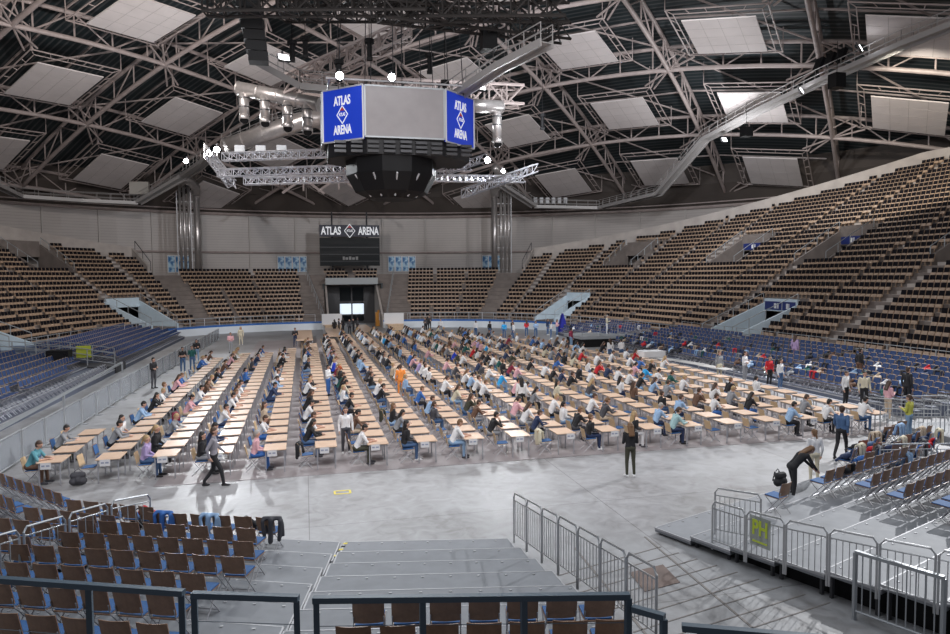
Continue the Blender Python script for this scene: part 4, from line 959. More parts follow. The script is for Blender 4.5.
# ------------------------------------------------------------------ near guard rails, fences
def guard(name, label, a, b, z, h, posts, m=RAIL, th=0.075, wires=3, group=None, cat='railing'):
    a, b = Vector((*a, z)), Vector((*b, z)); o0 = a
    t = MB().bar((0, 0, 0), b-a, th, 0.06).build(name, m, loc=a)
    for u in posts:
        p = (b-a)*u; q = MB(); q.bar(p+Vector((0, 0, -0.02)), p-Vector((0, 0, h)), 0.06, 0.06); q.build('post', m, t)
    if wires:
        wm = MB()
        for k in range(wires):
            dz = Vector((0, 0, -h*(k+1)/(wires+1))); wm.tube([dz, (b-a)+dz], 0.004, 4)
        wm.build('wire', RAIL, t)
    return tag(t, label, cat, group)
g = 'blue grey guard rails along the picture bottom'
guard('guard_rail', 'blue grey guard rail at the lower left corner of the picture', (-3.55, 8.52), (-1.27, 7.55), 3.1, 1.1, (0.06, 0.56, 0.99), group=g)
guard('guard_rail', 'short blue grey guard rail between the lower left rail and the long middle rail', (-1.18, 7.48), (-0.12, 7.12), 3.1, 1.1, (0.02, 0.98), group=g)
guard('guard_rail', 'long blue grey guard rail in front of the chairs at the bottom middle', (0.02, 7.05), (3.12, 6.32), 3.1, 1.1, (0.01, 0.345, 0.665, 0.995), group=g)
guard('guard_rail', 'short blue grey rail sloping down right of the long middle rail', (3.14, 6.30), (3.36, 6.05), 2.98, 1.0, (0.97,), wires=0, group=g)
guard('guard_rail', 'dark grey rail lying low along the bottom edge right of the middle', (3.32, 5.66), (5.6, 4.6), 3.08, 1.1, (0.07, 0.6, .98), group=g, wires=0)
struct(MB().prism([(-6, 9.2, 0), (3.2, 6.0, 0), (7.5, 3.2, 0), (7.5, -6, 0), (-6, -6, 0)], (0, 0, 2.0)), 'floor_near_stand', CONC)
o = guard('guard_rail', 'heavy grey guard frame standing on the floor beside the PH fence', (9.66, 10.50), (10.23, 9.20), 1.27, 1.27, (0.0, 1.0), m=RAILG, th=0.09, wires=0)
bb = MB()
for u in np.linspace(0.09, 0.91, 9):
    p = Vector((10.23-9.66, 9.20-10.50, 0))*float(u); bb.tube([p, p-Vector((0, 0, 1.1))], 0.012, 5)
bb.tube([Vector((0, 0, -1.1)), Vector((.57, -1.3, -1.1))], 0.02, 5); bb.build('bar', RAILG, o)
def bar_fence(name, label, a, b, z0, z1, m, group=None, n=None, top=1.12, cat='fence'):
    a, b = Vector((*a, z0)), Vector((*b, z1)); U = Vector((0, 0, 1)); D = b-a; n = n or max(4, int(D.length/0.12)); e = D.normalized()*0.08
    t = MB().tube([(0, 0, 0), U*(top-0.1), U*top+e, D+U*top-e, D+U*(top-0.1), D], 0.022, 6).build(name, m, loc=a)
    rl = MB(); rl.tube([U*(top-0.17), D+U*(top-0.17)], 0.015, 5); rl.tube([U*0.22, D+U*0.22], 0.015, 5); rl.build('cross_rail', m, t)
    br = MB()
    for i in range(1, n): br.tube([D*(i/n)+U*0.22, D*(i/n)+U*(top-0.17)], 0.009, 5)
    br.build('bar', m, t)
    return tag(t, label, cat, group)
BRT = mat('bright zinc tube', (0.56, 0.56, 0.57), 0.35, 0.6)
PH = [(8.88, 13.90), (9.06, 12.90), (9.32, 11.98), (9.63, 11.14), (9.97, 10.30), (10.35, 9.45), (10.8, 8.6)]
for i in range(6):
    d = Vector((PH[i+1][0]-PH[i][0], PH[i+1][1]-PH[i][1])); dd = d.normalized()*0.025
    ff = bar_fence('bar_fence', 'zinc fence panel along the lower right platform, ' + ('first from the far end' if i == 0 else 'the one carrying the lime PH sign' if i == 1 else '%s from the far end' % ordn(i)), (PH[i][0]+dd.x, PH[i][1]+dd.y), (PH[i+1][0]-dd.x, PH[i+1][1]-dd.y), 0.10+0.085*i, 0.18+0.085*i, BRT, 'zinc fence panels of the right platform')
bar_fence('bar_fence', 'zinc bar fence panel just behind the first panel beside the PH sign', (9.25, 14.35), (9.75, 13.35), 0.15, 0.25, BRT, 'zinc fence panels of the right platform', top=1.2)
c = Vector((9.13, 12.48, 0.98)); t = empty('lime_sign', c, label='square sign with lime green letters PH hung on the zinc fence', cat='sign'); rz = math.atan2(-0.92, 0.26)
t.rotation_euler = (0, 0, rz)
MB().box((0, -0.03, 0), (0.50, 0.012, 0.62)).build('plate', mat('greenish grey plate', (0.30, 0.33, 0.28), 0.5, alpha=0.55), t)
LIME = mat('lime green paint', (0.62, 0.74, 0.06), 0.5)
text(t, 'PH', (0, -0.042, 0.06), 0.44, (PI/2, 0, 0), LIME, 0.72, 0.004)
mb = MB(); mb.box((0, -0.04, -0.22), (0.36, 0.008, 0.035)); mb.build('underline', LIME, t)
ys_ = [15.65, 14.75, 13.8, 12.9, 11.95, 11.0, 10.05, 9.1]
for i in range(7):
    xa = 4.72+0.03*i; ff = bar_fence('bar_fence', 'grey fence panel along the bare middle platform, %s from the far end' % ordn(i), (xa, ys_[i]-0.02), (xa+0.03, ys_[i+1]+0.02), 0.02+0.12*i, 0.12+0.12*i, BRT, 'grey fence panels of the middle platform', top=1.2)
tp_ = [(-3.62, 17.75, 0.30), (-4.30, 16.75, 0.46), (-4.78, 15.55, 0.62), (-5.20, 14.40, 0.78), (-5.62, 13.25, 0.94)]
for i in range(4):
    a, b = tp_[i], tp_[i+1]
    k = 0.05
    bar_fence('aisle_rail', 'curved tube rail beside the aisle of the left wooden chairs, %s from the floor' % ordn(i), (a[0]+(b[0]-a[0])*k, a[1]+(b[1]-a[1])*k), (b[0]+(a[0]-b[0])*k, b[1]+(a[1]-b[1])*k), a[2]-0.15, b[2]-0.15, RAILG, 'aisle rails of the left chair blocks', n=5, top=1.1, cat='railing')
# crowd barriers at the right
for i, (a, b) in enumerate([((22.8, 24.6), (24.6, 23.3)), ((24.9, 23.2), (26.8, 22.2)), ((21.6, 22.4), (23.6, 21.6)), ((23.7, 21.5), (25.6, 20.6)), ((17.0, 17.6), (18.6, 17.3)), ((18.7, 17.2), (20.3, 16.9)), ((24.6, 24.4), (26.6, 24.0))]):
    bar_fence('crowd_barrier', 'grey crowd barrier %s' % ['behind the jackets at the right edge, far left one', 'behind the jackets at the right edge, far right one', 'nearer row by the right edge, left one', 'nearer row by the right edge, right one', 'between the bags and the wooden chairs, left one', 'between the bags and the wooden chairs, right one', 'at the near corner of the right blue bank'][i], a, b, 0.0, 0.0, RAILG, 'crowd barriers at the right edge', n=14, cat='barrier')
struct(MB().box((25.3, 21.5, 0.14), (4.5, 3.0, 0.28)), 'floor_riser', DECKG)

for i in range(3):
    bar_fence('stage_fence', 'grey fence panel on the front edge of the far right stage, %s from the left' % ordn(i), (23.9+1.75*i, 57.95), (25.55+1.75*i, 57.95), 0.98, 0.98, RAILG, 'fence panels of the far right stage', n=6)
# ------------------------------------------------------------------ exam desks and chairs
COLX = [-7.69838+1.66426*i for i in range(19)]
NR = [4, 22, 24, 24, 26, 29, 32, 36, 38, 38, 38, 38, 38, 37, 35, 32, 28, 24, 20]
def rowY(c, r): return 24.08-0.055*c+1.335*r+(0.3*max(0, c-12)*0.2)
top_m = MB().box((0, 0, 0.745), (0.70, 0.94, 0.028)); bev = MB().box((0, 0, 0.745), (0.71, 0.95, 0.014))
leg_f = lambda x, y: MB().box((x, y, 0.365), (0.035, 0.035, 0.73))
apr = MB()
for y in (-.40, .40): apr.box((0, y, 0.70), (0.58, 0.025, 0.05))
for x in (-.29, .29): apr.box((x, 0, 0.70), (0.025, 0.82, 0.05))
dr_ = top_m.build('exam_desk', DESKTOP); tag(dr_, 'x', 'desk', 'x'); bev.build('edge_band', mat('desk edge band', (0.50, 0.36, 0.25), 0.5), dr_); apr.build('under_frame', CHROME, dr_)
for x in (-.29, .29):
    for y in (-.41, .41): leg_f(x, y).build('leg', CHROME, dr_)
desk_a = proto(dr_)
ds = MB().add(top_m.v, top_m.f, 0).add(apr.v, apr.f, 1)
for x in (-.29, .29):
    for y in (-.41, .41): q = leg_f(x, y); ds.add(q.v, q.f, 1)
db_ = ds.build('exam_desk', [DESKTOP, CHROME]); tag(db_, 'x', 'desk', 'x'); desk_b = proto(db_)
chair_a, _ = chair_proto('exam_chair', BEECH, BLUEPAD, 'x', back_pad=False)
chair_b, cb_m = chair_proto('exam_chair', BEECH, BLUEPAD, 'x', back_pad=False, simple=True)
chair_c, cc_m = chair_proto('exam_chair', WALNUT, BLUEPAD, 'x', back_pad=True, simple=True)
cells = [(c, r) for c in range(19) for r in range(NR[c])]
cells.sort(key=lambda t: math.hypot(COLX[t[0]], rowY(*t)))
nd_ = 0; restd, restc = [], []
cn = 'exam desks in long columns on the floor'
def cl(c): return '%s column from left' % ordn(c)
for idx, (c, r) in enumerate(cells):
    p = (COLX[c]+R_.uniform(-.02, .02), rowY(c, r), 0.012); pc = (COLX[c]-0.66+R_.uniform(-.05, .03), rowY(c, r)+R_.uniform(-.06, .06), 0.012)
    if idx < 296:
        place(desk_a if r < 4 else desk_b, p, 0, 'birch topped exam desk, %s from the front in the %s' % (ordn(r), cl(c)), cn)
        ch = place(chair_c if c < 7 and r % 3 else (chair_a if r < 3 else chair_b), pc, PI/2+R_.uniform(-.12, .12), 'exam chair at the %s desk from the front in the %s' % (ordn(r), cl(c)), 'chairs at the exam desks')
    else: restd.append((p, 0)); restc.append((pc, PI/2+R_.uniform(-.12, .12)))
for pr_ in (desk_a, desk_b, chair_a, chair_b, chair_c):
    if not pr_['_used']: bpy.data.objects.remove(pr_)
tag(merge('exam_desk_mass', ds, restd, [DESKTOP, CHROME]), 'remaining exam desks in the far half of the floor', 'desks')
tag(merge('exam_chair_mass', cb_m, restc, [BEECH, BLUEPAD, CHROME]), 'remaining exam chairs in the far half of the floor', 'chairs')
# number cards on the front desks
CARDK = mat('faint card print', (0.30, 0.33, 0.42), 0.7)
cm = MB().box((0, -0.495, 0.655), (0.30, 0.006, 0.20)); co_ = cm.build('number_card', PAPER); tag(co_, 'x', 'card', 'x')
MB().box((-0.07, -0.500, 0.66), (0.09, 0.004, 0.05)).box((0.06, -0.500, 0.66), (0.10, 0.004, 0.05)).build('print', CARDK, co_); cp_ = proto(co_)
for c in range(19): place(cp_, (COLX[c]-(0.08 if c < 10 else -0.12), rowY(c, 0), 0.012), 0, 'white number card hanging from the front desk of the %s' % cl(c), 'number cards on the front desks')
# long bare tables at the far end and white counter tables at the right
def long_table(name, label, p, sx, sy, top, rz=0, n=2):
    t = MB().box((0, 0, 0.74), (sx, sy, 0.035)).build(name, top, loc=p); t.rotation_euler = (0, 0, rz)
    for x in (-sx/2+.06, sx/2-.06):
        for y in (-sy/2+.06, sy/2-.06): MB().box((x, y, 0.36), (0.04, 0.04, 0.72)).build('leg', CHROME, t)
    return tag(t, label, 'table')
long_table('long_table', 'long tan table in the far gap between exam columns, leftmost of three', (-0.05, 71.5, 0), 1.5, 13, DESKTOP)
long_table('long_table', 'long tan table in the far gap between exam columns, middle of three', (2.9, 74.5, 0), 1.5, 12, DESKTOP)
long_table('long_table', 'long tan table in the far gap between exam columns, right one of three', (6.4, 79.0, 0), 1.5, 12, DESKTOP)
for i, (x, y) in enumerate([(22.9, 45.0), (23.5, 42.6), (24.0, 40.1), (24.2, 37.6)]):
    long_table('counter_table', 'white counter table beside the right blue bank, %s from the far end' % ordn(i), (x, y, 0), 0.8, 2.4, mat('dull white table', (0.45, 0.44, 0.43), 0.7), 0.15)
tag(MB().box((0, 0, 0.2), (1.6, 1.1, 0.4)).build('white_box', PAPER, loc=(23.2, 43.9, 0.76)), 'white boxes stacked on the counter tables beside the right bank', 'box')
for i, (x, y) in enumerate([(3.2, 86), (10.6, 85)]):
    t = long_table('booth_table', 'tan table with white screen board near the far tunnel, %s one' % ('left' if i == 0 else 'right'), (x, y, 0), 2.2, 1.0, DESKTOP)
    MB().box((0, 0.4, 1.25), (2.4, 0.05, 1.6)).build('screen_board', PAPER, t); MB().box((0.1, -0.3, 0.37), (1.9, 0.5, .7)).build('cupboard', TAN, t)
tag(MB().box((0, 0, 0.9), (1.0, 0.9, 1.8)).box((0, -0.1, 1.95), (0.5, 0.4, 0.3)).build('orange_machine', mat('orange paint', (0.55, 0.24, 0.03), 0.5), loc=(9.6, 93, 0)), 'orange machine parked in the mouth of the far tunnel', 'machine')
tag(MB().prism([(-.5, 0, 0), (.5, 0, 0), (.25, 0, 1.5), (0, 0, 2.3), (-.25, 0, 1.5)], (0, .6, 0)).build('blue_cover', mat('royal blue cloth', (0.015, 0.02, 0.28), 0.7), loc=(27.5, 72, 0)), 'royal blue cloth cover standing at the far right corner of the floor', 'cover')

# ------------------------------------------------------------------ people
def cap_tris(a, b, ra, rb, n=12):
    mb = MB(); a, b = Vector(a), Vector(b); t = (b-a)
    if t.length < 1e-5: t = Vector((0, 0, 1e-4)); b = a+t
    t.normalize(); pts, rs = [], []
    for k in range(4): th = PI/2*(k/4); pts.append(a-t*ra*math.cos(th)); rs.append(max(1e-4, ra*math.sin(th)))
    pts += [a, b]; rs += [ra, rb]
    for k in range(3, -1, -1): th = PI/2*(k/4); pts.append(b+t*rb*math.cos(th)); rs.append(max(1e-4, rb*math.sin(th)))
    up = Vector((0, 0, 1)) if abs(t.z) < .9 else Vector((1, 0, 0)); u = t.cross(up).normalized(); v = u.cross(t)
    vs = [p+(u*math.cos(2*PI*j/n)+v*math.sin(2*PI*j/n))*r for p, r in zip(pts, rs) for j in range(n)]; K = len(pts)
    fs = [(i*n+j, i*n+(j+1) % n, (i+1)*n+(j+1) % n, (i+1)*n+j) for i in range(K-1) for j in range(n)]+[tuple(range(n))[::-1], tuple((K-1)*n+j for j in range(n))]
    return vs, fs
SKIN, HAIR, TOP, LEGS, SHOE, EYE, LIP = range(7)
def figure(J, hair='short', short_sleeve=False, skirt=False):
    V = lambda k: Vector(J[k]); caps = []
    A = lambda a, b, ra, rb, t: caps.append((Vector(a), Vector(b), ra, rb, t))
    pel, che, nk, hd = V('pelvis'), V('chest'), V('neck'), V('head')
    side = (V('shR')-V('shL')).normalized(); hs = (V('hipR')-V('hipL')).normalized(); wa = pel.lerp(che, 0.45)
    for s in (-1, 1):
        A(pel+hs*0.07*s, wa+side*0.055*s, 0.108, 0.098, TOP if True else LEGS); A(wa+side*0.055*s, che+side*0.075*s, 0.10, 0.115, TOP)
        A(che+side*0.075*s, V('shR' if s > 0 else 'shL'), 0.10, 0.062, TOP)
    A(pel+hs*0.06, pel-hs*0.06, 0.118, 0.118, LEGS); A(che, nk, 0.085, 0.06, TOP)
    fw = Vector(J['face']).normalized(); upv = (hd-nk).normalized(); upv = (upv-fw*upv.dot(fw)*0.6).normalized(); sd = fw.cross(upv).normalized()
    A(nk-upv*0.02, hd-upv*0.06, 0.052, 0.05, SKIN)
    A(hd+upv*0.03-fw*0.015, hd+upv*0.025+fw*0.005, 0.088, 0.088, SKIN); A(hd-upv*0.02+fw*0.02, hd-upv*0.075+fw*0.045, 0.068, 0.042, SKIN)
    A(hd+fw*0.088+upv*0.012, hd+fw*0.108-upv*0.016, 0.009, 0.014, SKIN)
    for s in (-1, 1):
        A(hd+sd*0.085*s-fw*0.005+upv*0.015, hd+sd*0.085*s-fw*0.005-upv*0.015, 0.016, 0.013, SKIN)
        A(hd+fw*0.083+sd*0.032*s+upv*0.018, hd+fw*0.083+sd*0.036*s+upv*0.018, 0.0115, 0.0115, EYE)
    A(hd+fw*0.084+sd*0.018-upv*0.047, hd+fw*0.084-sd*0.018-upv*0.047, 0.009, 0.009, LIP)
    A(hd+upv*0.055-fw*0.028, hd+upv*0.05-fw*0.015, 0.093, 0.093, HAIR); A(hd-fw*0.045, hd-fw*0.035-upv*0.03, 0.082, 0.07, HAIR)
    if hair == 'long':
        for s in (-1, 0, 1): A(hd-fw*0.05+sd*0.05*s, hd-fw*0.085+sd*0.055*s-upv*0.30, 0.062, 0.040, HAIR)
    if hair == 'tail': A(hd-fw*0.10+upv*0.04, hd-fw*0.15-upv*0.16, 0.038, 0.022, HAIR)
    for s, q in ((-1, 'L'), (1, 'R')):
        sh, el, wr, hn = V('sh'+q), V('el'+q), V('wr'+q), V('hn'+q)
        A(sh, el, 0.060, 0.046, TOP); A(el, wr, 0.042 if short_sleeve else 0.046, 0.030 if short_sleeve else 0.036, SKIN if short_sleeve else TOP)
        d = (hn-wr).normalized(); lat = Vector(J.get('lat'+q, d.cross(Vector((0, 0, 1))) if abs(d.z) < 0.9 else (0, 1, 0))).normalized(); nrm = d.cross(lat).normalized()
        if nrm.z > 0: nrm = -nrm
        for u in (-0.022, 0, 0.022): A(wr+d*0.01+lat*u*0.6, wr+d*0.085+lat*u, 0.021, 0.019, SKIN)
        for u, L_ in ((-0.033, .058), (-0.011, .072), (0.011, .078), (0.033, .068)):
            k0 = wr+d*0.095+lat*u; k1 = k0+(d*0.88+nrm*0.35)*L_*0.55; k2 = k1+(d*0.6+nrm*0.75)*L_*0.5; A(k0, k1, 0.0095, 0.009, SKIN); A(k1, k2, 0.009, 0.0075, SKIN)
        tb = wr+d*0.03-lat*0.028*s; A(tb, tb+(d*0.6-lat*s*0.75)*0.045, 0.012, 0.011, SKIN); A(tb+(d*0.6-lat*s*0.75)*0.045, tb+(d*0.6-lat*s*0.75)*0.045+(d+nrm*.3)*0.028, 0.0105, 0.009, SKIN)
        hp, kn, an, to = V('hip'+q), V('kn'+q), V('an'+q), V('to'+q)
        A(hp, kn, 0.088, 0.060, LEGS); A(kn, kn.lerp(an, .35), 0.060, 0.056, LEGS); A(kn.lerp(an, .35), an, 0.056, 0.044, LEGS)
        fd = (to-an); fd.z = 0; fd.normalize(); hl = Vector((an.x, an.y, to.z+0.005))-fd*0.035
        A(hl, to-fd*0.04, 0.038, 0.036, SHOE); A(an-Vector((0, 0, .03)), to-fd*0.07, 0.042, 0.034, SHOE); A(to-fd*0.05, to, 0.037, 0.028, SHOE)
    if skirt: A(pel, V('knL').lerp(V('knR'), .5), .12, .16, LEGS)
    return caps
CACHE = {}
def body_mesh(name, caps, vox):
    mb = MB()
    for a, b, ra, rb, t in caps: v, f = cap_tris(a, b, ra, rb); mb.add(v, f)
    me = mb.mesh(name+'_src', []); o = bpy.data.objects.new('tmp_source', me); C.objects.link(o)
    m = o.modifiers.new('r', 'REMESH'); m.mode = 'VOXEL'; m.voxel_size = vox; m.use_smooth_shade = True
    s = o.modifiers.new('s', 'SMOOTH'); s.iterations = 3; s.factor = 0.5
    dg = bpy.context.evaluated_depsgraph_get(); out = bpy.data.meshes.new_from_object(o.evaluated_get(dg)); bpy.data.objects.remove(o); out.name = name
    n = len(out.polygons); cen = np.empty(n*3); out.polygons.foreach_get('center', cen); cen = cen.reshape(-1, 3)
    best = np.full(n, 9.0); idx = np.zeros(n, int)
    for a, b, ra, rb, t in caps:
        A_ = np.array(a); d = np.array(b)-A_; L2 = max(1e-9, d@d); u = np.clip(((cen-A_)@d)/L2, 0, 1); dist = np.linalg.norm(cen-A_-u[:, None]*d, axis=1)-(ra+(rb-ra)*u)
        if t in (EYE, LIP): dist = dist-0.004
        w_ = dist < best; best[w_] = dist[w_]; idx[w_] = t
    out.materials.clear()
    for mm in (mat('skin', (0.52, 0.31, 0.23), 0.55), mat('brown hair', (0.05, 0.028, 0.018), 0.6), PAPER, STEEL_D, BLACK, BLACK, mat('lips', (0.35, 0.12, 0.10), 0.5)): out.materials.append(mm)
    out.polygons.foreach_set('material_index', idx.astype('i')); return out
# seated poses face -Y; the chair seat is at 0.46
def seated(kind, lean=0.0, turn=0.0):
    J = dict(pelvis=(0, .07, .575), hipL=(-.09, .04, .56), hipR=(.09, .04, .56), knL=(-.12, -.36, .555), knR=(.12, -.37, .555), anL=(-.13, -.34, .10), anR=(.12, -.40, .10), toL=(-.14, -.52, .04), toR=(.13, -.58, .04))
    y = -0.02-lean; J.update(chest=(0, y+.03, .93), neck=(0, y-.02, 1.09), head=(0, y-.06-lean*.3, 1.235), shL=(-.185, y, 1.035), shR=(.185, y, 1.035), face=(turn, -1, -0.55))
    if kind == 'write': J.update(elL=(-.25, y-.16, .80), elR=(.26, y-.15, .80), wrL=(-.10, y-.36, .805), wrR=(.09, y-.38, .805), hnL=(0.0, y-.46, .80), hnR=(.02, y-.48, .80))
    if kind == 'lap': J.update(elL=(-.24, y+.02, .77), elR=(.24, y+.02, .77), wrL=(-.08, y-.20, .70), wrR=(.08, y-.20, .70), hnL=(.02, y-.27, .69), hnR=(-.02, y-.27, .69), face=(turn, -1, -.1), chest=(0, y+.06, .94), neck=(0, y+.05, 1.10), head=(0, y+.02, 1.25))
    if kind == 'chin': J.update(elL=(-.20, y-.24, .80), elR=(.24, y-.16, .80), wrL=(-.09, y-.20, 1.03), wrR=(.06, y-.36, .805), hnL=(-.06, y-.17, 1.12), hnR=(0, y-.45, .80), latL=(0, 1, 0), face=(turn, -1, -.3))
    return J
def standing(kind):
    J = dict(pelvis=(0, 0, .95), hipL=(-.09, 0, .92), hipR=(.09, 0, .92), knL=(-.11, -.01, .50), knR=(.11, -.02, .50), anL=(-.12, .03, .10), anR=(.12, .03, .10), toL=(-.15, -.13, .04), toR=(.15, -.13, .04), chest=(0, 0, 1.32), neck=(0, -.01, 1.48), head=(0, -.03, 1.63), shL=(-.19, .01, 1.42), shR=(.19, .01, 1.42), elL=(-.25, .04, 1.13), elR=(.25, .04, 1.13), wrL=(-.25, -.04, .88), wrR=(.25, -.04, .88), hnL=(-.25, -.07, .78), hnR=(.25, -.07, .78), latL=(0, 1, 0), latR=(0, 1, 0), face=(0, -1, -.1))
    if kind == 'folded': J.update(elL=(-.25, -.02, 1.13), elR=(.25, -.02, 1.13), wrL=(.02, -.20, 1.17), wrR=(-.02, -.22, 1.13), hnL=(.11, -.17, 1.19), hnR=(-.11, -.19, 1.13), latL=(0, 0, 1), latR=(0, 0, 1))
    if kind == 'phone': J.update(elL=(-.23, -.02, 1.12), elR=(.23, -.02, 1.12), wrL=(-.07, -.26, 1.18), wrR=(.07, -.26, 1.20), hnL=(-.02, -.33, 1.22), hnR=(.02, -.33, 1.24), face=(0, -1, -.5))
    if kind == 'walk': J.update(knL=(-.09, -.20, .52), anL=(-.09, -.26, .11), toL=(-.10, -.43, .06), knR=(.10, .04, .50), anR=(.10, .30, .16), toR=(.10, .17, .045), elL=(-.25, .16, 1.16), wrL=(-.23, .10, .92), hnL=(-.23, .05, .83), elR=(.25, -.08, 1.14), wrR=(.22, -.26, .98), hnR=(.21, -.33, .92))
    if kind == 'bend': J.update(pelvis=(0, .12, .92), hipL=(-.09, .11, .90), hipR=(.09, .11, .90), knL=(-.10, .08, .49), knR=(.10, .02, .49), anL=(-.11, .13, .10), anR=(.11, .06, .10), toL=(-.12, -.03, .04), toR=(.12, -.10, .04), chest=(0, -.15, 1.21), neck=(0, -.28, 1.32), head=(0, -.41, 1.37), shL=(-.18, -.23, 1.26), shR=(.18, -.23, 1.26), elL=(-.22, -.36, 1.02), elR=(.22, -.38, 1.02), wrL=(-.10, -.54, .84), wrR=(.10, -.54, .84), hnL=(-.06, -.61, .77), hnR=(.06, -.61, .77), face=(0, -.75, -.8))
    return J
def get_body(key, vox=0.0125):
    if key in CACHE: return CACHE[key]
    pose, kind, hair, ss = key
    J = seated(kind, 0.05 if kind == 'lap' else 0.13 if kind == 'write' else 0.12) if pose == 'sit' else standing(kind)
    CACHE[key] = body_mesh('person', figure(J, hair, ss), vox); return CACHE[key]
CL = {'white': (.72, .72, .73), 'black': (.015, .015, .018), 'grey': (.26, .27, .29), 'navy': (.02, .035, .09), 'light blue': (.30, .45, .66), 'blue': (.04, .14, .42), 'bright blue': (.02, .06, .60), 'sky blue': (.03, .35, .72), 'pink': (.66, .38, .42), 'red': (.55, .02, .03), 'dark red': (.22, .02, .05), 'beige': (.50, .40, .30), 'olive': (.05, .05, .033), 'orange': (.90, .30, .06), 'dark green': (.015, .10, .09), 'purple': (.38, .30, .52), 'teal': (.10, .30, .36), 'yellow green': (.45, .45, .08), 'brown': (.13, .07, .045), 'cream': (.60, .55, .42), 'lilac': (.45, .33, .55), 'checked grey': (.25, .24, .27), 'pale teal': (.33, .50, .52), 'jeans blue': (.06, .12, .24), 'light jeans': (.22, .34, .50), 'dark grey': (.06, .06, .07)}
HC = {'dark': (.012, .009, .008), 'brown': (.06, .032, .02), 'blond': (.38, .26, .13), 'grey': (.30, .28, .26), 'red': (.38, .08, .02), 'light brown': (.16, .085, .04)}
def cmat(n): return mat(n+' cloth', CL[n], 0.8)
def hmat(n): return mat(n+' hair strands', HC[n], 0.55)
def person(key, loc, rz, label, top, legs='black', hair='brown', shoes='white', scale=1.0, group=None, vox=0.0125):
    me = get_body(key, vox); o = bpy.data.objects.new('person', me); C.objects.link(o); o.location = loc; o.rotation_euler = (0, 0, rz); o.scale = (scale,)*3
    for i, m in ((HAIR, hmat(hair)), (TOP, cmat(top)), (LEGS, cmat(legs)), (SHOE, cmat(shoes))): o.material_slots[i].link = 'OBJECT'; o.material_slots[i].material = m
    return tag(o, label.replace('light brown h', 'light-brown h').replace('light blue', 'light-blue').replace('dark grey', 'dark-grey').replace('dark green', 'dark-green').replace('bright blue', 'bright-blue').replace('sky blue', 'sky-blue').replace('dark red', 'dark-red').replace('pale teal', 'pale-teal'), 'person', group)
forced = {(0, 0): ('teal', 'brown', 'short', 'brown', 'write'), (0, 2): ('grey', 'dark', 'short', 'olive', 'write'), (1, 2): ('grey', 'dark', 'short', 'black', 'write'), (1, 3): ('white', 'dark', 'long', 'black', 'lap'), (1, 5): ('light blue', 'dark', 'short', 'black', 'write'), (1, 7): ('black', 'dark', 'long', 'black', 'chin'), (1, 9): ('grey', 'light brown', 'short', 'black', 'lap'), (1, 11): ('pink', 'brown', 'long', 'black', 'write'),
          (2, 0): ('purple', 'blond', 'tail', 'jeans blue', 'lap'), (2, 1): ('black', 'blond', 'tail', 'black', 'lap'), (2, 8): ('white', 'dark', 'short', 'jeans blue', 'write'), (3, 0): ('black', 'dark', 'long', 'grey', 'lap'), (3, 1): ('navy', 'dark', 'short', 'navy', 'write'), (3, 4): ('white', 'dark', 'short', 'navy', 'chin'), (3, 6): ('white', 'dark', 'short', 'navy', 'write'), (4, 0): ('pink', 'grey', 'short', 'blue', 'lap'), (4, 2): ('white', 'brown', 'short', 'blue', 'write'), (4, 4): ('beige', 'brown', 'long', 'brown', 'lap'), (4, 8): ('navy', 'dark', 'short', 'navy', 'write'),
          (5, 1): ('black', 'dark', 'long', 'jeans blue', 'write'), (5, 2): ('white', 'brown', 'short', 'blue', 'write'), (5, 4): ('white', 'dark', 'short', 'black', 'write'), (5, 6): ('black', 'brown', 'long', 'black', 'write'), (6, 0): ('white', 'dark', 'short', 'olive', 'write'), (7, 0): ('black', 'dark', 'long', 'jeans blue', 'lap'), (7, 3): ('black', 'light brown', 'long', 'light blue', 'lap'), (8, 0): ('white', 'light brown', 'short', 'light jeans', 'write'), (8, 3): ('dark grey', 'brown', 'tail', 'jeans blue', 'lap'), (9, 1): ('black', 'dark', 'short', 'grey', 'chin'), (9, 3): ('brown', 'brown', 'short', 'grey', 'write'), (10, 1): ('navy', 'brown', 'short', 'black', 'write'), (10, 3): ('pink', 'dark', 'tail', 'grey', 'write'), (10, 2): ('white', 'brown', 'long', 'grey', 'write'),
          (11, 0): ('black', 'light brown', 'short', 'navy', 'lap'), (11, 1): ('black', 'light brown', 'short', 'dark grey', 'write'), (11, 3): ('white', 'blond', 'short', 'black', 'write'), (12, 0): ('black', 'blond', 'long', 'white', 'lap'), (12, 3): ('white', 'brown', 'short', 'navy', 'write'), (13, 0): ('pale teal', 'brown', 'tail', 'navy', 'write'), (13, 1): ('light blue', 'grey', 'short', 'navy', 'write'), (14, 2): ('light blue', 'brown', 'short', 'navy', 'write'), (15, 2): ('white', 'brown', 'short', 'blue', 'write'), (16, 0): ('light blue', 'dark', 'short', 'black', 'write'), (17, 0): ('white', 'dark', 'short', 'black', 'write'), (18, 0): ('white', 'dark', 'short', 'jeans blue', 'write'), (17, 1): ('grey', 'brown', 'short', 'black', 'write'), (16, 2): ('black', 'dark', 'long', 'blue', 'write'), (16, 3): ('grey', 'blond', 'short', 'dark grey', 'write')}
tops = ['white']*32+['black']*24+['grey']*6+['navy']*7+['light blue']*7+['blue']*3+['pink']*4+['red']*3+['beige']*3+['olive']*2+['dark green']*1+['bright blue']*1+['sky blue']*1+['cream']*3+['brown']*3+['dark grey']*5+['dark red']*1+['purple']*1
legs_ = ['black']*6+['jeans blue']*5+['navy']*4+['light jeans']*3+['dark grey']*3+['beige']*1
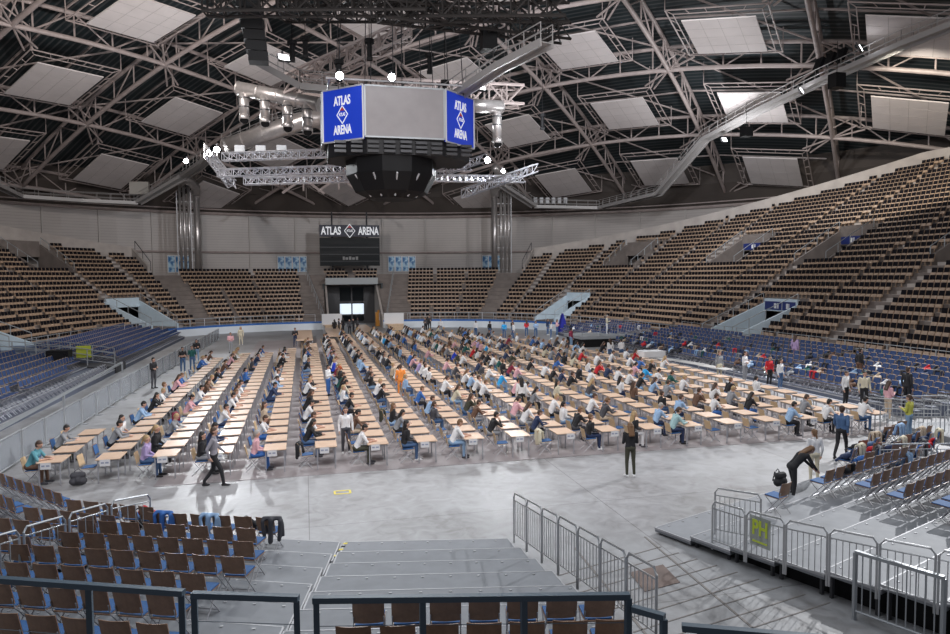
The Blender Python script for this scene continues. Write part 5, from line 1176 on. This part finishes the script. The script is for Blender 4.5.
def sit(c, r, top, hair, hs, lg, kind, ss):
    o = person(('sit', kind, hs, ss), (COLX[c]-0.64+R_.uniform(-.03, .03), rowY(c, r)+R_.uniform(-.05, .05), 0.012), PI/2+R_.uniform(-.18, .18), '%s haired person in %s top %s, %s desk of the %s' % (hair, top, {'write': 'writing', 'lap': 'sitting', 'chin': 'thinking'}[kind], ordn(r), cl(c)), top, lg, hair, R_.choice(['white', 'black', 'dark grey']), R_.uniform(.95, 1.03), 'people seated at the exam desks')
nsit = 0; DONE = set()
for (c, r) in cells:
    if nsit < 286: DONE.add((c, r))
    if (c, r) in forced: t = forced[(c, r)]; sit(c, r, t[0], t[1], t[2], t[3], t[4], t[0] in ('white', 'teal')); nsit += 1
    elif r > 1 and nsit < 286 and (c, r) not in ((7, 4), (2, 5)):
        pr_ = 0.36 if c < 5 else (0.42 if r < 5 else 0.50 if r < 12 else 0.66)
        if R_.random() < pr_:
            hs = R_.choice(['short', 'short', 'long', 'tail']); sit(c, r, R_.choice(tops), R_.choice(['dark', 'dark', 'brown', 'brown', 'light brown', 'blond']), hs, R_.choice(legs_), R_.choice(['write', 'write', 'write', 'lap', 'chin']), R_.random() < 0.4); nsit += 1
# standing people
ST = [(('stand', 'walk', 'short', False), (-2.77, 22.3), 90, 'man in checked grey shirt and black trousers walking right along the front of the desks', 'checked grey', 'black', 'brown', 'black', 1.04),
      (('stand', 'phone', 'long', False), (9.85, 19.95), 172, 'long haired woman in black top and dark olive trousers standing alone on the bare floor', 'black', 'olive', 'light brown', 'white', 0.97),
      (('stand', 'relax', 'tail', False), (1.35, 25.3), 5, 'woman in white sweater and grey trousers walking down between the front desks', 'white', 'dark grey', 'brown', 'white', 0.97),
      (('stand', 'bend', 'long', False), (13.35, 16.75), 80, 'woman in black bending over the wooden chairs at the right', 'black', 'black', 'light brown', 'white', 1.0),
      (('stand', 'walk', 'short', False), (17.8, 20.1), 120, 'man in denim jacket and black trousers walking away beside the right front desks', 'jeans blue', 'black', 'brown', 'black', 1.03),
      (('stand', 'relax', 'tail', False), (14.9, 17.9), 170, 'person in white blouse standing behind the bending woman', 'white', 'cream', 'light brown', 'white', 0.93),
      (('stand', 'folded', 'short', False), (-8.6, 43.7), 60, 'man in black top with folded arms standing by the left barrier panels', 'black', 'dark grey', 'dark', 'black', 1.03),
      (('stand', 'folded', 'short', True), (-8.1, 50.6), 20, 'person in black top and jeans at the left barrier, left one of the pair', 'black', 'jeans blue', 'dark', 'white', 1.0),
      (('stand', 'relax', 'short', True), (-7.6, 51.3), 10, 'person in dark green top and jeans at the left barrier, right one of the pair', 'dark green', 'jeans blue', 'brown', 'white', 1.0),
      (('stand', 'folded', 'long', False), (-8.1, 57.0), 10, 'woman in black jacket and light jeans standing farther along the left barrier', 'black', 'light jeans', 'dark', 'white', 0.98),
      (('stand', 'relax', 'long', False), (-6.0, 70.5), 0, 'person in cream clothes standing at the far left end of the floor', 'cream', 'cream', 'blond', 'white', 1.0),
      (('stand', 'folded', 'short', False), (-6.2, 63.0), 0, 'person in pink top and grey trousers standing beyond the left desk columns', 'pink', 'grey', 'brown', 'black', 1.0),
      (('stand', 'folded', 'short', False), (-0.9, 67), 0, 'person in black top and dark jeans behind the fifth desk column', 'black', 'navy', 'dark', 'black', 1.0),
      (('stand', 'relax', 'short', False), (4.85, 36.6), 170, 'person dressed all in orange standing between the desk columns', 'orange', 'orange', 'brown', 'white', 1.0),
      (('stand', 'phone', 'tail', False), (1.75, 37.2), 250, 'red haired person in black top and light jeans standing at a middle desk', 'black', 'light jeans', 'red', 'white', 0.98),
      (('stand', 'phone', 'short', False), (1.15, 38.2), 60, 'person in white top and blue trousers bending near the red haired one', 'white', 'blue', 'dark', 'black', 0.96),
      (('stand', 'relax', 'long', False), (9.6, 30.5), 175, 'long haired person in white blouse and black trousers standing amid the middle desks', 'white', 'black', 'dark', 'white', 0.97),
      (('stand', 'relax', 'short', False), (24.9, 27.9), 20, 'person in white top and black trousers near the right bank, left of the pair', 'white', 'black', 'brown', 'white', 0.98),
      (('stand', 'relax', 'short', False), (25.3, 27.2), -20, 'person in cream shirt and black trousers near the right bank, right of the pair', 'cream', 'black', 'dark', 'black', 1.02),
      (('stand', 'phone', 'tail', False), (22.3, 21.75), 200, 'person in yellow green top and light jeans at the crowd barriers on the right', 'yellow green', 'light jeans', 'brown', 'white', 0.97),
      (('stand', 'phone', 'long', False), (24.4, 24.9), 90, 'person in pale pink top leaning over the barrier at the right', 'pink', 'beige', 'brown', 'white', 0.97),
      (('stand', 'relax', 'short', False), (26.3, 25.8), 90, 'tall person in black clothes standing on the near end of the right bank', 'black', 'black', 'brown', 'black', 1.05),
      (('stand', 'relax', 'tail', False), (24.3, 37.4), 0, 'person in pale grey shirt and cream trousers before the right bank, leftmost of four', 'grey', 'cream', 'light brown', 'white', 0.98),
      (('stand', 'folded', 'short', False), (25.0, 35.9), 30, 'person in white top and grey trousers before the right bank, second of four', 'white', 'grey', 'brown', 'white', 1.06),
      (('stand', 'relax', 'short', False), (25.4, 34.2), 10, 'person in red top before the right bank, third of four', 'red', 'black', 'dark', 'black', 1.0),
      (('stand', 'relax', 'long', False), (25.2, 33.0), 20, 'long haired person in white top and jeans before the right bank, last of four', 'white', 'jeans blue', 'brown', 'white', 0.98),
      (('stand', 'relax', 'long', False), (21.7, 47.3), 190, 'person in white shirt and jeans at the counter tables, left one', 'white', 'jeans blue', 'brown', 'white', 1.0),
      (('stand', 'folded', 'short', False), (22.4, 46.9), 190, 'person in white shirt and jeans at the counter tables, right one', 'white', 'jeans blue', 'dark', 'white', 1.0),
      (('stand', 'relax', 'short', False), (22.6, 57.3), 100, 'person in dark red top and light jeans near the far end of the right bank', 'dark red', 'light jeans', 'dark', 'white', 1.05),
      (('stand', 'relax', 'long', False), (29.9, 37.8), 100, 'woman in lilac dress standing among the blue seats of the right bank', 'lilac', 'lilac', 'brown', 'black', 1.0),
      (('stand', 'relax', 'short', False), (28.5, 31.0), 90, 'person in black top standing among the blue seats of the right bank', 'black', 'brown', 'dark', 'black', 1.0),
      (('stand', 'phone', 'short', False), (27.2, 60.0), 60, 'person in cream and white clothes standing on the far right stage', 'cream', 'white', 'grey', 'white', 1.0),
      (('stand', 'relax', 'short', False), (14.6, 76.0), 0, 'person in white top standing behind the far desks, left of the middle', 'white', 'grey', 'dark', 'white', 1.0)]
for i in range(12):
    ST.append((('stand', R_.choice(['relax', 'folded', 'phone']), R_.choice(['short', 'long']), False), (3.2+(i % 6)*0.55+(8.6 if i > 8 else 0), 79.0+(i*1.7) % 5), R_.uniform(0, 360), 'person in %s standing in the far group near the tunnel, %s of them' % (('black top', 'dark grey top')[i % 2], ordn(i)), ('black', 'dark grey')[i % 2], 'black', 'dark', 'black', 1.0))
cols_ = ['white', 'black', 'sky blue', 'white', 'black', 'red', 'light blue', 'white', 'navy', 'pink']
for i in range(10):
    ST.append((('stand', R_.choice(['relax', 'folded', 'phone']), R_.choice(['short', 'long']), False), (17.5+i*0.95+(i % 3)*0.2, 71.5-(i % 4)*1.4), R_.uniform(0, 360), 'person in %s top in the far right group, %s from the left' % (cols_[i], ordn(i)), cols_[i], 'jeans blue', 'brown', 'white', 1.0))
for key, (x, y), a, lab, top, lg, hr, shn, s in ST:
    z = 0.012
    if x > 25.8 and y < 56: z = 0.3+0.12*int((x-25.7)/0.85)
    if 24.5 < x < 31 and 58 < y < 62: z = 0.98
    hero = y < 26
    person(key if not hero else key[:3]+(key[3],), (x, y, z), math.radians(a), lab, top, lg, hr, shn, s, None, 0.0125 if not hero else 0.009)

# ------------------------------------------------------------------ coats, bags and small things
def blob(name, pts, m, vox=0.035):
    mb = MB()
    for a, b, ra, rb in pts: v, f = cap_tris(a, b, ra, rb, 8); mb.add(v, f)
    me = mb.mesh(name, []); o = bpy.data.objects.new('tmp_source', me); C.objects.link(o); r = o.modifiers.new('r', 'REMESH'); r.mode = 'VOXEL'; r.voxel_size = vox; r.use_smooth_shade = True
    out = bpy.data.meshes.new_from_object(o.evaluated_get(bpy.context.evaluated_depsgraph_get())); bpy.data.objects.remove(o); out.materials.clear(); out.materials.append(m); out.name = name; return out
COAT = blob('coat', [((-.18, .22, .84), (.18, .22, .84), .05, .05), ((-.2, .29, .80), (-.17, .30, .38), .045, .05), ((0, .30, .82), (.02, .31, .34), .06, .06), ((.2, .29, .80), (.16, .30, .42), .045, .04), ((-.15, .14, .80), (-.12, .10, .55), .04, .04), ((.15, .14, .80), (.15, .10, .50), .04, .05), ((-.23, .25, .78), (-.26, .24, .45), .04, .03)], PAPER, 0.03)
PILE = blob('coat', [((-.15, 0, .55), (.15, .02, .58), .11, .10), ((0, -.1, .52), (.1, .1, .62), .10, .09), ((-.2, .1, .6), (-.05, .2, .78), .07, .06), ((.1, -.15, .5), (.2, -.25, .42), .06, .05)], PAPER, 0.03)
BAG = blob('bag', [((-.12, 0, .14), (.12, 0, .14), .13, .13), ((-.11, 0, .32), (.11, 0, .32), .11, .11), ((0, -.12, .18), (0, -.12, .22), .07, .06), ((-.07, .1, .44), (0, .1, .50), .015, .015), ((0, .1, .50), (.07, .1, .44), .015, .015), ((-.1, .12, .42), (-.12, .17, .15), .02, .02), ((.1, .12, .42), (.12, .17, .15), .02, .02)], PAPER, 0.02)
def thing(me, name, p, rz, col, label, cat, group=None):
    o = bpy.data.objects.new(name, me); C.objects.link(o); o.location = p; o.rotation_euler = (0, 0, rz); o.material_slots[0].link = 'OBJECT'; o.material_slots[0].material = cmat(col); return tag(o, label, cat, group)
for (x, y, z, a, me, nm, col, lab) in [
    (-4.1, 18.55, 0.15, 0.4, BAG, 'backpack', 'black', 'large black backpack on the platform beside the front chairs at left'),
    (-6.9, 23.6, 0, 0.2, BAG, 'backpack', 'dark grey', 'dark grey backpack on the floor in front of the leftmost desk'),
    (-3.15, 17.25, 0.15, 2.75, COAT, 'coat', 'blue', 'blue jacket hung over a front row chair at left'),
    (-3.75, 17.95, 0.15, 2.65, PILE, 'coat', 'red', 'red cloth on the chair beside the black backpack'),
    (-2.1, 16.8, 0.15, 2.75, COAT, 'coat', 'light blue', 'pale blue jacket on the second chair of the front row'),
    (-1.35, 16.55, 0.15, 2.75, PILE, 'coat', 'black', 'black bag lying on a chair of the front row'),
    (-0.75, 16.2, 0.15, 2.9, COAT, 'coat', 'dark grey', 'dark jacket with pink lining on the last chair of the front row'),
    (COLX[10]-0.66, rowY(10, 0), 0.012, PI/2, COAT, 'coat', 'cream', 'cream coat hung on the chair of the eleventh front desk'),
    (COLX[5]-0.66, rowY(5, 0), 0.012, PI/2, COAT, 'coat', 'black', 'black jacket on the chair of the sixth front desk'),
    (13.5, 17.6, 0.1, 0.3, BAG, 'backpack', 'black', 'black backpack behind the chairs near the bending woman'),
    (14.5, 16.2, 0.3, 3.5, PILE, 'coat', 'black', 'black bag resting on the chair backs near the bending woman'),
    (COLX[7]-0.66, rowY(7, 4), 0.012, PI/2, COAT, 'coat', 'olive', 'dark olive jacket hanging on a chair in the eighth column'),
    (COLX[2]-0.66, rowY(2, 5), 0.012, PI/2, COAT, 'coat', 'dark red', 'crimson jacket hanging on a chair in the third column')]:
    thing(me, nm, (x, y, z), a, col, lab, 'bag' if nm == 'backpack' else 'coat')
pc_ = ['navy', 'cream', 'black', 'jeans blue', 'beige', 'black', 'grey', 'light blue', 'brown', 'blue', 'dark grey', 'red']
for i in range(26):
    x = 16.6+(i % 9)*0.62+(i//9)*0.25; y = 18.6-(i//9)*0.62+(i % 9)*0.33+R_.uniform(-.1, .4)
    az = math.radians(25)+PI+R_.uniform(-.5, .5)
    o = place(chair_fg, (x, y, 0.0), az, 'wooden chair under coats in the cluttered group at the right edge, %s of it' % ordn(i), 'cluttered chairs at the right edge')
    thing((PILE, COAT, PILE)[i % 3], 'coat', (x, y, 0.0), az, pc_[i % 12], '%s coat on the %s cluttered chair at the right edge' % (pc_[i % 12], ordn(i)), 'coat', 'coats on the cluttered chairs at the right edge')
pc2 = ['black', 'grey', 'white', 'dark grey', 'beige', 'black', 'dark grey', 'navy', 'red', 'black', 'dark green', 'light blue', 'black', 'brown']
for i in range(150):
    y = 26.5+i*0.225 if i < 132 else 60.5+(i-132)*0.55; k = R_.choice([0, 0, 1, 1, 2, 2, 3, 4, 5]); x = (25.7 if y < 57 else 26.6)+0.85*k+0.48
    thing(R_.choice([PILE, COAT, PILE]), 'coat', (x, y, 0.3+0.12*k), -PI/2+R_.uniform(-.3, .3), pc2[(i*5) % 14], '%s coat on the right blue bank, %s from the near end' % (pc2[(i*5) % 14], ordn(i)), 'coat', 'coats left on the right blue bank')
# the far crowd beyond the individually built people
def crowd():
    srcs = [get_body(('sit', 'write', 'short', False), 0.0125), get_body(('sit', 'write', 'long', False), 0.0125)]
    low = []
    for sx in ('short', 'long'):
        me = body_mesh('person_low', figure(seated('write', 0.13), sx), 0.035)
        v = np.empty(len(me.vertices)*3); me.vertices.foreach_get('co', v); low.append((v.reshape(-1, 3), [tuple(p.vertices) for p in me.polygons], [p.material_index for p in me.polygons]))
    tn = sorted(set(tops)); mats_ = [mat('skin', (0.52, 0.31, 0.23), 0.55), hmat('dark'), hmat('brown'), hmat('blond'), cmat('black'), cmat('jeans blue')]+[cmat(t) for t in tn]
    V, F, Mi = [], [], []; o_ = 0
    for (c, r) in cells:
        if (c, r) in DONE or R_.random() > 0.66: continue
        v, f, mi = low[R_.randrange(2)]; a = PI/2+R_.uniform(-.2, .2); cs, sn = math.cos(a), math.sin(a); Q = v.copy()
        Q[:, 0] = v[:, 0]*cs-v[:, 1]*sn+COLX[c]-0.64; Q[:, 1] = v[:, 0]*sn+v[:, 1]*cs+rowY(c, r); Q[:, 2] += 0.012
        hi = R_.choice([1, 1, 2, 2, 3]); ti = 6+tn.index(R_.choice(tops)); li = R_.choice([4, 4, 5]); mp = {SKIN: 0, HAIR: hi, TOP: ti, LEGS: li, SHOE: 4, EYE: 4, LIP: 0}
        V.append(Q); F += [tuple(x+o_ for x in p) for p in f]; Mi += [mp[x] for x in mi]; o_ += len(v)
    me = bpy.data.meshes.new('seated_crowd'); me.from_pydata(np.concatenate(V).tolist(), [], F); me.polygons.foreach_set('material_index', Mi)
    for m in mats_: me.materials.append(m)
    o = bpy.data.objects.new('seated_crowd', me); C.objects.link(o); o['kind'] = 'stuff'; tag(o, 'remaining seated people in the far rows of exam desks', 'people')
crowd()
print('persons', nsit+len(ST), 'objects', len(bpy.data.objects))
